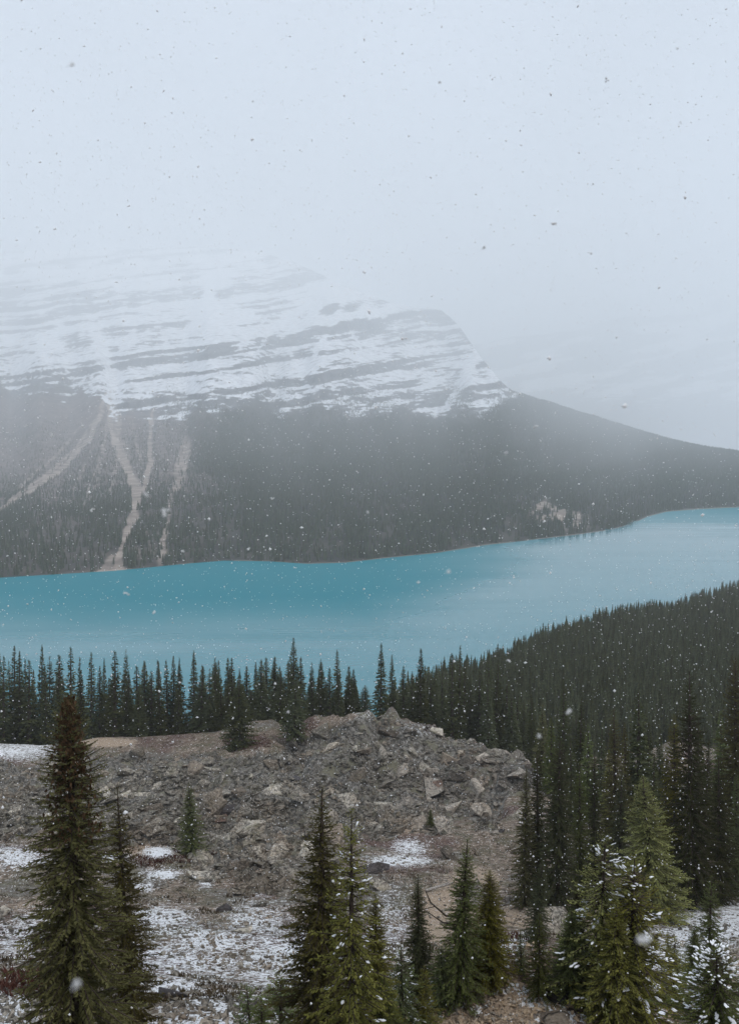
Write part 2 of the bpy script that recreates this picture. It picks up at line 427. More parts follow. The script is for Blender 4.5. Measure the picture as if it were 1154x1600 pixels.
# ------------------------------------------------------------------ forest hill (right)
HP = [400, 560, 600, 640, 700, 750, 800, 850, 900, 950, 1000, 1050, 1100, 1154, 1300, 1700]
HT = [1300, 1150, 1100, 1064, 1042, 1027, 1008, 986, 968, 956, 948, 938, 924, 908, 868, 780]
HY = [185, 192, 203, 227, 265, 299, 326, 353, 387, 421, 455, 489, 530, 578, 680, 880]
def hill(x, y):
    x = np.asarray(x, float); y = np.asarray(y, float)
    px = 577 + 1308 * x / y
    Yc = np.interp(px, HP, HY)
    rc = np.interp(px, HP, HT) + 5.5 * K / Yc
    zc = -Yc * tan_row(rc)
    z0 = -185 * tan_row(1190)
    t = np.maximum((y - 185) / np.maximum(Yc - 185, 20), 0)
    z = z0 + (zc - z0) * np.minimum(t, 1)
    z = z - 0.75 * np.maximum(y - Yc, 0) + CZ + 5.0 * (fbm(x / 60, y / 60, 41, 3) - .5)
    return np.maximum(z, -9)
hu, hy = np.meshgrid(np.linspace(-0.3, 1.0, 200), 165 * (1500 / 165) ** np.linspace(0, 1, 160))
hx = hu * hy
m = M('forest_floor', 0.95, 0.1); n = m.noise(m.pos(), 0.4, 5)
m.color(m.mix(m.ramp(n, 0.35, 0.65), (0.030, 0.028, 0.022), (0.075, 0.065, 0.05))); MAT_FLOOR = m.m
fh = add_mesh('forest_hill', np.stack([hx, hy, hill(hx, hy)], -1).reshape(-1, 3), grid_faces(*hx.shape), MAT_FLOOR, smooth=True)
tag(fh, 'wooded hillside above the near shore', kind='structure')

# ------------------------------------------------------------------ mountain across the lake
S_PX = [-600, -200, 0, 100, 180, 250, 300, 350, 420, 480, 540, 600, 680, 760, 840, 900, 950, 985, 1010, 1040, 1090, 1154, 1400, 1900]
S_RW = [915, 908, 904, 898, 893, 886, 881, 877, 878, 882, 880, 873, 865, 852, 843, 836, 829, 820, 808, 800, 796, 793, 788, 780]
T_PX = [-700, 0, 200, 300, 400, 430, 500, 560, 600, 650, 690, 720, 740, 755, 770, 785, 800, 820, 850, 900, 950, 1000, 1050, 1080, 1154, 1300, 1900]
T_RW = [395, 392, 388, 386, 392, 400, 428, 455, 470, 480, 487, 512, 540, 562, 582, 598, 610, 617, 626, 642, 656, 672, 687, 694, 706, 722, 740]
E_REL = [0, 40, 90, 140, 190, 240, 290, 340, 400, 470, 510, 560]
E_Y = [0, 130, 450, 1150, 2200, 3200, 4100, 5400, 7900, 12000, 15000, 18000]
mpx = np.concatenate([np.arange(-640, -20, 9.0), np.arange(-20, 1174, 2.0), np.arange(1174, 1900, 9.0)])
NR = 330
tt = np.linspace(0, 1, NR)
shore = np.interp(mpx, S_PX, S_RW); top = np.interp(mpx, T_PX, T_RW) + 7 * (fbm(mpx / 22, 0 * mpx, 55, 4) - .5) * np.interp(mpx, [650, 760, 800, 1200], [1, 1.2, .4, .2])
Ysh = CZ / tan_row(shore)
PX = np.repeat(mpx[None, :], NR, 0)
RW = shore[None, :] + (top - shore)[None, :] * tt[:, None]
REL = shore[None, :] - RW
ysm = Ysh[None, :] + 0 * RW
Yb = ysm + np.interp(REL, E_REL, E_Y) * np.interp(PX, [780, 900, 1000, 1154, 1400], [1, 2.6, 4.6, 5.6, 5.6]) ** np.interp(REL, [0, 40, 90], [.7, .8, 1]) * (1 + .35 * ss(520, 720, PX) * ss(170, 280, REL))
# rock strata: bands that rise to the right, broken by gullies
sw = RW + 0.14 * PX + 0.00005 * (PX - 350) ** 2 + 16 * (fbm(PX / 190, RW / 150, 61, 2) - .5) + 5 * (fbm(PX / 50, RW / 50, 62, 3) - .5)
zone = fbm(sw / 26, 0 * sw + 3.3, 63, 2)
ledge = fbm(sw / 5.5, PX / 260, 60, 3)
fine = fbm(PX / 22, sw / 3.2, 64, 4, 0.6)
patch = fbm(PX / 48, sw / 17, 66, 4, 0.6)
gully = ridged(PX / 80 + RW / 130, RW / 320, 67, 4)
spur = ridged(PX / 60 - RW / 110, RW / 200, 68, 4)
cliff = zone * 0.55 + ledge * 1.25 + fine * 0.65 + patch * 0.95 - 0.42 * ss(0.80, 0.93, gully) - 0.30 * ss(0.82, 0.95, spur) - 0.6 * np.exp(-((PX - 178 - (RW - 600) * np.where(RW < 600, .35, -.1)) / 9) ** 2) * ss(500, 560, RW) - 0.12 * ss(520, 400, RW)
thr = np.percentile(cliff[(RW < 640) & (PX > -20) & (PX < 800)], 60)
cl = ss(thr - 0.28, thr + 0.30, cliff) * (1 - 0.25 * ss(470, 390, RW))  # cliffs whitened with snow toward the summit to imitate fading in haze
snowline = np.interp(PX, [-600, 0, 130, 170, 240, 320, 400, 500, 600, 680, 760, 800, 2000], [608, 606, 606, 640, 650, 640, 628, 640, 640, 650, 640, 620, 560]) + 26 * (fbm(PX / 26, RW / 26, 70, 4) - .5) * 2
upper = 1 - ss(snowline - 10, snowline + 14, RW)
sn_m = (1 - cl) * upper
# extra summit snow, set above, paints the fade into haze; speckle of scrub at the snow line
speck = fbm(PX / 3.2, RW / 4.5, 75, 3)
sn_m = sn_m * (1 - 0.45 * ss(0.46, 0.60, speck) * ss(snowline - 75, snowline - 10, RW))
# geometry: cliffs face us, ledges run back
dY = np.diff(Yb, axis=0, prepend=Yb[:1])
f = 1 + upper * (np.where(True, (1 - cl) * 1.5 + cl * 0.2, 1) - 1)
Ym = ysm + np.cumsum(dY * f, 0)
Ym = ysm + (Ym - ysm) * ((Yb - ysm)[-1] / np.maximum((Ym - ysm)[-1], 1))[None, :] ** 1.0
rel_amp = ss(30, 260, REL)
Ym = Ym + rel_amp * (Yb - ysm) * 0.10 * (ridged(PX / 120 + RW / 300, RW / 300, 81, 4) - .55) + rel_amp * 60 * (fbm(PX / 25, RW / 25, 83, 3) - .5) * 2
pad = np.pad(Ym, ((0, 0), (6, 6)), 'edge')
Ym = sum(pad[:, q:q + Ym.shape[1]] for q in range(13)) / 13
Ym[:3] = ysm[:3] + (Yb - ysm)[:3]
Ym = np.maximum.accumulate(Ym, 0) + np.arange(NR)[:, None] * 0.05
XM = u_of(PX, RW) * Ym
ZM = CZ - Ym * tan_row(RW)
ZM[0] = -6
# back side so that the ridge has a body
bk = 6
XB, YB_, ZB = [], [], []
for i in range(1, bk + 1):
    yb = Ym[-1] + 260 * i
    XB.append(u_of(PX[-1], RW[-1]) * Ym[-1] * (1 + 0.0 * i) + XM[-1] * 0); YB_.append(yb); ZB.append(ZM[-1] - 240 * i * (1 + 0.3 * i) * (0.25 + 0.75 * np.clip(ZM[-1] / 900, 0, 1)))
XA = np.vstack([XM] + [b[None] for b in XB]); YA = np.vstack([Ym] + [b[None] for b in YB_]); ZA = np.vstack([ZM] + [np.maximum(b, -9)[None] for b in ZB])
def dist_poly(px, row, pts):
    d = np.full(px.shape, 1e9); w_ = np.zeros(px.shape)
    for (x0, y0, w0), (x1, y1, w1) in zip(pts[:-1], pts[1:]):
        t = np.clip(((px - x0) * (x1 - x0) + (row - y0) * (y1 - y0)) / ((x1 - x0) ** 2 + (y1 - y0) ** 2), 0, 1)
        dd = np.hypot(px - x0 - t * (x1 - x0), row - y0 - t * (y1 - y0)) / (w0 + t * (w1 - w0)) * 1.25
        d = np.minimum(d, dd)
    return d
CHUTES = [
    ([(176, 598, 3), (171, 650, 5), (180, 690, 6), (200, 735, 7), (215, 768, 9), (208, 805, 7), (192, 845, 5), (186, 870, 7), (182, 893, 20)], 1.0),
    ([(240, 640, 3), (233, 690, 4), (236, 725, 5), (226, 760, 6), (214, 785, 5)], 0.85),
    ([(168, 615, 4), (145, 680, 5), (100, 730, 5), (50, 765, 4), (0, 796, 4), (-60, 825, 4)], 0.85),
    ([(160, 640, 3), (120, 700, 4), (70, 745, 3), (10, 785, 3)], 0.6),
    ([(180, 640, 9), (190, 700, 12), (195, 730, 5)], 0.55),
    ([(150, 690, 3), (125, 745, 3), (105, 790, 2)], 0.45), ([(165, 700, 3), (150, 760, 3), (140, 790, 2)], 0.4),
    ([(290, 690, 9), (282, 740, 13), (268, 780, 5), (262, 820, 6), (250, 885, 10)], 0.55),
    ([(130, 660, 3), (85, 715, 4), (20, 770, 3)], 0.5), ([(172, 640, 3), (155, 720, 4), (138, 770, 3), (130, 800, 2)], 0.5), ([(186, 660, 4), (182, 720, 4), (170, 770, 3)], 0.45), ([(205, 650, 3), (214, 700, 4), (222, 740, 4)], 0.45), ([(225, 820, 5), (238, 860, 6), (245, 884, 6)], 0.3), ([(360, 660, 8), (390, 690, 12), (420, 715, 6)], 0.28), ([(60, 680, 3), (20, 720, 3), (-30, 750, 3)], 0.3), ([(175, 870, 4), (160, 893, 9), (148, 897, 3)], 0.55), ([(205, 850, 8), (225, 880, 6)], 0.35)]
scree = np.zeros(PX.shape)
wob = 5 * (fbm(PX / 18, RW / 18, 90, 3) - .5) * 2
for pts, a in CHUTES:
    d = dist_poly(PX + wob, RW, pts)
    scree = np.maximum(scree, a * (1 - ss(0.25, 1.7, d + 0.9 * (fbm(PX / 4 + RW / 30, RW / 22, 91, 3) - .5))))
scree = np.maximum(scree, 0.62 * np.exp(-(((PX - 866) / 58) ** 2 + ((RW - 805 - (PX - 866) * .28) / 26) ** 2) ** 2) * ss(.36, .5, fbm(PX / 12, RW / 9, 92, 3)))
scree = scree * ss(0.25, 0.5, fbm(PX / 6, RW / 14, 94, 3) + 0.25 * scree)
brush = (1 - ss(270, 380, PX + 60 * (fbm(PX / 80, RW / 80, 96, 3) - .5))) * ss(590, 640, RW) * (1 - 0.75 * ss(740, 840, RW + 60 * (fbm(PX / 60, RW / 60, 97, 3) - .5)))
beach = (1 - ss(1.0, 2.2, REL)) * ss(.35, .5, fbm(PX / 40, RW * 0, 98, 2))
def ext(a): return np.vstack([a] + [a[-1:]] * bk).ravel()
m = M('mountain_rock', 0.95, 0.1); p = m.pos()
n1 = m.noise(p, 0.02, 6, 0.65); n2 = m.noise(p, 0.004, 5)
cl_ = m.mix(m.ramp(n1, 0.35, 0.65), (0.085, 0.088, 0.094), (0.17, 0.17, 0.175))
low = m.mix(m.ramp(n1, 0.35, 0.65), (0.030, 0.029, 0.024), (0.062, 0.055, 0.044))
bru = m.mix(m.ramp(n1, 0.35, 0.65), (0.075, 0.060, 0.055), (0.165, 0.132, 0.118))
low = m.mix(m.attr('brush'), low, bru)
c = m.mix(m.attr('upper'), low, cl_)
c = m.mix(m.ramp(m.math('ADD', m.attr('scree'), m.math('MULTIPLY', m.math('SUBTRACT', n1, 0.5), 0.5)), 0.1, 0.75), c, m.mix(m.ramp(n1, 0.35, 0.62), (0.150, 0.122, 0.104), (0.34, 0.285, 0.245)))
c = m.mix(m.math('MULTIPLY', m.attr('beach'), 0.7), c, (0.25, 0.23, 0.20))
st = m.noise(m.scale_vec(p, (0.0022, 0.0022, 0.045)), 1.0, 7, 0.68, 0.3); nf = m.noise(m.scale_vec(p, (1, 0.5, 1.6)), 0.022, 5, 0.7)
sf = m.math('ADD', m.attr('snow'), m.math('ADD', m.math('MULTIPLY', m.math('SUBTRACT', st, 0.5), 3.2), m.math('MULTIPLY', m.math('SUBTRACT', nf, 0.5), 1.3)))
sf = m.math('MULTIPLY', m.ramp(sf, 0.36, 0.62), m.ramp(m.attr('snow'), 0.0, 0.12))
c = m.mix(sf, c, m.mix(m.ramp(nf, .35, .6), (0.50, 0.52, 0.55), (0.74, 0.77, 0.81)))      # thin dusting over rock
m.color(c); MAT_MTN = m.m
mtn = add_mesh('mountain', np.stack([XA, YA, ZA], -1).reshape(-1, 3), grid_faces(*XA.shape), MAT_MTN, smooth=True,
               attrs={'snow': ext(sn_m), 'upper': ext(upper), 'scree': ext(scree), 'brush': ext(brush), 'beach': ext(beach)})
tag(mtn, 'banded snow-dusted mountain fading into cloud across the lake', kind='structure')

# farther mountain on the right, almost lost in the haze
fpx = np.arange(640, 1900, 8.0); fNR = 90
ftop = np.interp(fpx, [640, 760, 860, 980, 1154, 1400, 1900], [540, 535, 515, 500, 470, 430, 420]) + 20 * (fbm(fpx / 60, 0 * fpx, 110, 4) - .5)
FP = np.repeat(fpx[None], fNR, 0); FR = 790 + (ftop - 790)[None] * np.linspace(0, 1, fNR)[:, None]
FY = 12500 + (790 - FR) * np.interp(790 - FR, [0, 90, 330], [7, 13, 26]) * (1 + .12 * (fbm(FP / 60, FR / 60, 112, 3) - .5)) + 900 * (fbm(FP / 90, FR / 200, 113, 3) - .5)
FY = np.maximum.accumulate(FY, 0)
FZ = CZ - FY * tan_row(FR); FZ[0] = -6
fs = 0.95 * ss(0.46, 0.58, fbm(FP / 60, (FR + .2 * FP) / 9, 114, 4)) * (1 - ss(600, 650, FR + 30 * (fbm(FP / 40, FR / 40, 115, 3) - .5)))
fm_ = add_mesh('far_mountain', np.stack([u_of(FP, FR) * FY, FY, FZ], -1).reshape(-1, 3), grid_faces(*FP.shape), MAT_MTN, smooth=True,
               attrs={'snow': fs.ravel(), 'upper': (1 - ss(610, 660, FR)).ravel(), 'scree': 0 * fs.ravel(), 'brush': 0 * fs.ravel(), 'beach': 0 * fs.ravel()})
tag(fm_, 'faint farther mountain dissolving in haze', kind='structure')

# ------------------------------------------------------------------ haze
top_z = float(ZA.max()) + 60
b = bmesh.new(); bmesh.ops.create_cube(b, size=1.0)
me = bpy.data.meshes.new('haze'); b.to_mesh(me); b.free()
hz = add_obj('haze', me)
hx0, hx1, hy0, hy1, hz0, hz1 = -26000, 26000, -1500, 25000, -11, top_z
hz.scale = (hx1 - hx0, hy1 - hy0, hz1 - hz0); hz.location = ((hx0 + hx1) / 2, (hy0 + hy1) / 2, (hz0 + hz1) / 2)
mm = bpy.data.materials.new('haze'); mm.use_nodes = True; mm.node_tree.nodes.clear()
o_ = mm.node_tree.nodes.new('ShaderNodeOutputMaterial'); v_ = mm.node_tree.nodes.new('ShaderNodeVolumePrincipled')
v_.inputs['Color'].default_value = (0.93, 0.97, 1.0, 1)
v_.inputs['Density'].default_value = HAZE_DENSITY
v_.inputs['Anisotropy'].default_value = 0.0
mm.node_tree.links.new(v_.outputs[0], o_.inputs['Volume'])
me.materials.append(mm)
tag(hz, 'pale snowy haze filling the valley air', None, None, 'stuff')

# ------------------------------------------------------------------ trees: meshes
def unit(v): return v / np.maximum(np.linalg.norm(v, axis=-1, keepdims=True), 1e-9)

def twigs_to_mesh(P, D, L, W, tint, r, needles):
    n = len(P)
    rv = r.normal(size=(n, 3))
    A = unit(np.cross(D, rv)); B = np.cross(D, A)
    mid = P + D * (L * 0.45)[:, None]; tip = P + D * L[:, None]
    V = [P, mid + A * (W / 2)[:, None], tip, mid - A * (W / 2)[:, None]]
    ids = np.arange(n)
    F = [np.stack([ids, ids + n, ids + 2 * n], -1), np.stack([ids, ids + 2 * n, ids + 3 * n], -1)]
    base = 4 * n
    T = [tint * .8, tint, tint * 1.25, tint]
    if needles:
        V += [mid + B * (W / 2)[:, None], mid - B * (W / 2)[:, None]]
        F += [np.stack([ids, ids + base, ids + 2 * n], -1), np.stack([ids, ids + 2 * n, ids + base + n], -1)]
        T += [tint, tint]; base += 2 * n
        for k in range(needles):
            s = r.uniform(0.1, 0.9, n); side = unit(r.normal(size=(n, 3)))
            q = P + D * (L * s)[:, None]
            nd = unit(D * 0.8 + side * 0.9); nl = W * r.uniform(0.9, 1.7, n)
            a_ = q - D * (W * 0.22)[:, None]; b_ = q + D * (W * 0.22)[:, None]; t_ = q + nd * nl[:, None]
            V += [a_, b_, t_]; T += [tint * .9, tint * .9, tint * 1.3]
            F.append(np.stack([ids + base, ids + base + n, ids + base + 2 * n], -1)); base += 3 * n
    return np.concatenate(V), np.concatenate(F), np.clip(np.concatenate(T), 0, 1)

def make_tree(seed, H=10.0, Rr=1.6, gap=0.28, step=0.10, tl=0.30, tw=0.075, needles=4, z0=0.03, shape=0.8, sparse=0.0, brk=7, up=0.0, limb=True, ragged=0.25, snow_n=0, skirt=0.0):
    """returns crown, trunk and snow mesh data (metres)"""
    r = np.random.default_rng(seed)
    P, D, L, W, T = [], [], [], [], []
    limbs = []
    snow_sites = []
    z = z0 * H
    while z < H * 0.985:
        t = z / H
        rad = Rr * ((1 - t) ** shape) * (0.82 + 0.3 * r.random()) + 0.02
        if t < 0.12: rad *= 0.8 + 0.2 * t / 0.12
        nb = max(4, int(brk * (0.7 + 0.5 * r.random()) * (1 if t < .9 else .7)))
        a0 = r.random() * 6.28
        for k in range(nb):
            if r.random() < sparse * (0.6 + 0.8 * math.sin(9 * t + seed) ** 2): continue
            az = a0 + 6.283 * k / nb + r.normal() * 0.25
            Lb = rad * (1 - ragged + 1.6 * ragged * r.random())
            rise = np.interp(t, [0, .5, .85, 1], [-0.22, -0.05, 0.35, 0.9]) + up + r.normal() * 0.07
            droop = np.interp(t, [0, .6, 1], [0.30, 0.25, 0.05])
            m_ = max(3, int(Lb / step))
            s = (np.arange(m_) + r.random(m_)) / m_
            s = 0.10 + 0.90 * s
            cx, sy = math.cos(az), math.sin(az)
            zz = z + r.normal() * gap * 0.3
            rr_ = Lb * s
            zc = zz + Lb * (rise * s - droop * s * s + 0.16 * s ** 4)
            pts = np.stack([rr_ * cx, rr_ * sy, zc], -1)
            bd = np.stack([np.full(m_, cx), np.full(m_, sy), rise - 2 * droop * s + 0.64 * s ** 3], -1); bd = unit(bd)
            lat = np.array([-sy, cx, 0.0])
            sgn = np.where(r.random(m_) < .5, -1, 1) * r.uniform(0.35, 1.1, m_)
            d = unit(bd * 0.75 + lat[None] * sgn[:, None] + np.array([0, 0, 1.0])[None] * (r.normal(size=m_) * 0.25 - 0.12 + up * 0.5)[:, None])
            ln = tl * (0.55 + 0.6 * r.random(m_)) * (1.1 - 0.5 * s) * np.interp(t, [0, .6, .85, 1], [1.15, .9, .55, .22])
            P.append(pts); D.append(d); L.append(ln); W.append(np.full(m_, tw) * r.uniform(.7, 1.2, m_) * np.interp(t, [0, .7, 1], [1.1, .9, .4]))
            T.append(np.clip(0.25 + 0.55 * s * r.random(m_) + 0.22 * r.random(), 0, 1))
            if limb and Lb > 0.35:
                limbs.append((pts[np.argmin(s)] * np.array([0, 0, 1]), pts[len(s) // 2], pts[np.argmax(s)], 0.012 + 0.012 * Lb))
            if snow_n: snow_sites.append((pts, bd, Lb, t))
        z += gap * (0.75 + 0.5 * r.random()) * np.interp(t, [0, .6, 1], [1.15, 1, .6])
    # leader
    m_ = 14
    s = r.random(m_)
    P.append(np.stack([0 * s, 0 * s, H * 0.94 + s * H * 0.05], -1)); D.append(unit(np.stack([r.normal(size=m_) * .5, r.normal(size=m_) * .5, np.full(m_, 1.0)], -1)))
    L.append(np.full(m_, tl * .3)); W.append(np.full(m_, tw * .4)); T.append(r.random(m_) * .6)
    P = np.concatenate(P); D = np.concatenate(D); L = np.concatenate(L); W = np.concatenate(W); T = np.concatenate(T)
    V, F, TT = twigs_to_mesh(P, D, L, W, T, r, needles)
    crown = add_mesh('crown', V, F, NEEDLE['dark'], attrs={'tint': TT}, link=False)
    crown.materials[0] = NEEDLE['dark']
    # trunk and limbs
    ns = 7; zs = np.linspace(-0.6, H * 0.985, 10)
    ang = np.linspace(0, 2 * math.pi, ns, endpoint=False)
    rad = 0.018 * H * (1 - np.clip(zs, 0, None) / H) ** 0.8 + 0.006; rad[0] *= 1.35
    V = np.stack([rad[:, None] * np.cos(ang), rad[:, None] * np.sin(ang), np.repeat(zs[:, None], ns, 1)], -1).reshape(-1, 3)
    i = np.arange(10 * ns).reshape(10, ns); j = np.roll(i, -1, 1)
    F = np.concatenate([np.stack([i[:-1], j[:-1], j[1:]], -1).reshape(-1, 3), np.stack([i[:-1], j[1:], i[1:]], -1).reshape(-1, 3)])
    Vs, Fs, nb_ = [V], [F], len(V)
    for a, b_, c_, w in limbs:
        for q0, q1, w0, w1 in ((a, b_, w, w * .6), (b_, c_, w * .6, w * .15)):
            d = unit(q1 - q0); s1 = unit(np.cross(d, [0.3, 0.2, 1])); s2 = np.cross(d, s1)
            ring = [(math.cos(x) * s1 + math.sin(x) * s2) for x in (0, 2.09, 4.19)]
            Vs.append(np.array([q0 + g * w0 for g in ring] + [q1 + g * w1 for g in ring]))
            f_ = []
            for k in range(3):
                k2 = (k + 1) % 3; f_ += [(k, k2, k2 + 3), (k, k2 + 3, k + 3)]
            Fs.append(np.array(f_) + nb_); nb_ += 6
    trunk = add_mesh('trunk', np.concatenate(Vs), np.concatenate(Fs), MAT_BARK, smooth=True, link=False)
    snow = None
    if snow_n:
        bm_ = bmesh.new(); bmesh.ops.create_icosphere(bm_, subdivisions=1, radius=1.0)
        iv = np.array([v.co[:] for v in bm_.verts]); jf = np.array([[v.index for v in f.verts] for f in bm_.faces]); bm_.free()
        Vs, Fs, nb_ = [], [], 0
        for _ in range(snow_n):
            pts, bd, Lb, t = snow_sites[r.integers(len(snow_sites))]
            k0 = r.integers(max(1, len(pts) // 3), len(pts))
            for q in range(r.integers(2, 6)):
                k = min(len(pts) - 1, k0 + 2 * q)
                sz = r.uniform(0.013, 0.040) * (0.55 + 0.35 * min(Lb, 1.6))
                ax = unit(bd[k]); s1 = unit(np.cross(ax, [0, 0, 1.0])); s2 = np.cross(s1, ax)
                v = iv * (1 + 0.22 * r.normal(size=iv.shape)) * np.array([2.7, 1.3, 0.5]) * sz
                v = v[:, :1] * ax + v[:, 1:2] * s1 + v[:, 2:3] * s2 + pts[k] + np.array([r.normal() * .04, r.normal() * .04, 0.035])
                Vs.append(v); Fs.append(jf + nb_); nb_ += len(iv)
        snow = add_mesh('branch_snow', np.concatenate(Vs), np.concatenate(Fs), MAT_SNOW, smooth=True, link=False)
    return dict(crown=crown, trunk=trunk, snow=snow, H=H, R=Rr)

def make_cones(seed, H, Rr):
    r = np.random.default_rng(seed); n = 900
    t = 0.62 + 0.36 * r.random(n) ** 0.8
    rad = Rr * (1 - t) ** 0.75 * r.uniform(0.25, 1.0, n) + 0.03
    az = r.random(n) * 6.28
    P = np.stack([rad * np.cos(az), rad * np.sin(az), t * H + 0.05 * r.normal(size=n)], -1)
    D = unit(np.stack([r.normal(size=n) * .25, r.normal(size=n) * .25, np.full(n, -1.0)], -1))
    V, F, T = twigs_to_mesh(P, D, r.uniform(.09, .17, n), np.full(n, .06), r.random(n), r, 1)
    return add_mesh('cones', V, F, MAT_CONE, link=False, attrs={'tint': T})

HI = [make_tree(100 + k, 10, R_, g * .9, .036, .23, .044, 3, shape=sh, sparse=sp, brk=bk_, ragged=rg, snow_n=0)
      for k, (R_, g, sh, sp, bk_, rg) in enumerate([(1.9, .22, .78, .03, 12, .25), (1.6, .23, .85, .06, 11, .30), (1.75, .21, .62, .03, 13, .28), (1.5, .23, .8, .05, 11, .25), (1.7, .32, .8, .28, 8, .4)])]
SN = [make_tree(140 + k, 6, R_, g, .038, .19, .042, 3, shape=sh, sparse=sp, brk=10, ragged=.3, snow_n=sn_)
      for k, (R_, g, sh, sp, sn_) in enumerate([(1.7, .20, .66, .05, 75), (1.5, .20, .8, .10, 50), (2.0, .2, .6, .05, 170)])]
PINE = make_tree(160, 3, 0.75, .22, .05, .20, .06, 6, shape=.45, brk=5, up=0.55, ragged=.2)
MID = [make_tree(200 + k, 13, R_, g * .72, .10, .55, .20, 0, shape=sh, sparse=sp * .5, brk=10, limb=False, ragged=rg)
       for k, (R_, g, sh, sp, rg) in enumerate([(1.5, .42, .95, .1, .3), (1.9, .42, .95, .05, .25), (1.25, .45, .85, .25, .4), (1.6, .40, 1.1, .15, .35), (2.3, .45, .7, .1, .3), (1.1, .5, .8, .35, .45)])]
def low_tree(seed, H, Rr, layers, spikes):
    r = np.random.default_rng(seed); V, F, T = [], [], []
    for k in range(layers):
        t = (k + .3) / layers; z = H * (0.02 + 0.93 * t); rad = Rr * (1 - t) ** .8 + .12
        a0 = r.random() * 6.28
        for s in range(spikes):
            a = a0 + 6.283 * (s + r.normal() * .2) / spikes; l = rad * r.uniform(.65, 1.2); hw = 0.9 * 3.14 * rad / spikes
            d = np.array([math.cos(a), math.sin(a), 0]); lt = np.array([-d[1], d[0], 0]); i0 = len(V)
            V += [np.array([0, 0, z + H * .10 * r.uniform(.7, 1.2)]), d * l * .62 + lt * hw + [0, 0, z + .1], d * l + [0, 0, z - .18 * l * r.random()], d * l * .62 - lt * hw + [0, 0, z + .1]]
            F += [(i0, i0 + 1, i0 + 2), (i0, i0 + 2, i0 + 3)]
            q = r.random(); T += [q * .3, q * .8, .3 + q * .7, q * .8]
    i0 = len(V); V += [np.array([.09, 0, H * .88]), np.array([-.09, .05, H * .88]), np.array([0, -.09, H * .88]), np.array([0, 0, H])]
    F += [(i0, i0 + 1, i0 + 3), (i0 + 1, i0 + 2, i0 + 3), (i0 + 2, i0, i0 + 3)]; T += [.2] * 4
    crown = add_mesh('crown', np.array(V), np.array(F), NEEDLE['far'], attrs={'tint': np.array(T)}, link=False)
    ang = np.linspace(0, 6.283, 5, endpoint=False)
    tv = [(0.15 * math.cos(a), 0.15 * math.sin(a), -0.8) for a in ang] + [(0, 0, H * .9)]
    trunk = add_mesh('trunk', np.array(tv), np.array([(k, (k + 1) % 5, 5) for k in range(5)]), MAT_BARK, link=False)
    return dict(crown=crown, trunk=trunk, snow=None, H=H, R=Rr)
LOW = [low_tree(300 + k, 12, R_, l, s) for k, (R_, l, s) in enumerate([(1.7, 11, 7), (1.3, 12, 6), (2.0, 10, 8)])]

def place_tree(tree, x, y, z, h, rad, mat, label, group=None, lean=0.0, rz=None, snow=True, name='spruce_tree'):
    o = bpy.data.objects.new(name, None); col.objects.link(o)
    o.empty_display_size = 0.5
    o.location = (x, y, z)
    o.rotation_euler = (0, lean, random.uniform(0, 6.28) if rz is None else rz)
    o.scale = (rad / tree['R'], rad / tree['R'], h / tree['H'])
    tag(o, label, 'tree', group)
    t_ = add_obj('trunk', tree['trunk'], o)
    c_ = add_obj('crown', tree['crown'], o)
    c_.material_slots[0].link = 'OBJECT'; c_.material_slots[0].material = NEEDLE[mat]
    if snow and tree['snow']:
        s_ = tag(add_obj('branch_snow', tree['snow'], o), kind='stuff')
    return o

def tree_px(tree, tip, base, wpx, mat, label, group=None, y=None, **kw):
    """place a tree from where its foot and its tip are seen"""
    if y is None:
        x, y, z = hit(*base)
    else:
        x = u_of(base[0], base[1]) * y; z = float(ground(x, y))
    ztip = CZ - y * float(tan_row(tip[1]))
    h = max(ztip - z, 0.8)
    slant = math.hypot(y, CZ - z)
    xt = float(u_of(tip[0], tip[1])) * y
    lean = math.atan2(xt - x, h)
    rad = wpx / K * slant * 0.5
    return place_tree(tree, x, y, z, h, rad, mat, label, group, lean=lean if abs(lean) < .2 else 0.0, rz=0 if abs(lean) > .02 else None, **kw)

# ------------------------------------------------------------------ trees: foreground, one by one
t = tree_px(HI[2], (111, 1078), (122, 1665), 194, 'brown', 'tallest spruce at lower left with a rust brown cone-laden top', name='spruce_tree')
tag(add_obj('cones', make_cones(5, 10, 1.5), t))
tree_px(HI[1], (183, 1222), (206, 1640), 112, 'brown', 'thin-topped spruce pressed against the right side of the tall brown-topped one')
tree_px(HI[1], (295, 1222), (300, 1335), 56, 'green', 'lone small bluish spruce in the clearing below the dark rock hollow')
tree_px(HI[1], (504, 1228), (500, 1650), 165, 'brown', 'dark bushy spruce at bottom centre, left one of a close pair')
tree_px(SN[1], (545, 1262), (548, 1660), 150, 'olive', 'pale olive open-topped spruce at bottom centre, right one of a close pair')
tree_px(HI[2], (585, 1392), (588, 1640), 76, 'olive', 'short brownish spruce tucked behind the right side of the olive pair tree')
tree_px(SN[0], (626, 1478), (630, 1628), 90, 'green', 'small snowy spruce to the left of the tan gravel mound')
tree_px(HI[3], (652, 1362), (655, 1552), 60, 'dark', 'slim dark spruce on snowy ground between the centre pair and the gravel mound')
t = tree_px(HI[3], (730, 1308), (716, 1562), 92, 'green', 'green spruce with a bare dead limb jutting to the left')
lb, lf = [], []
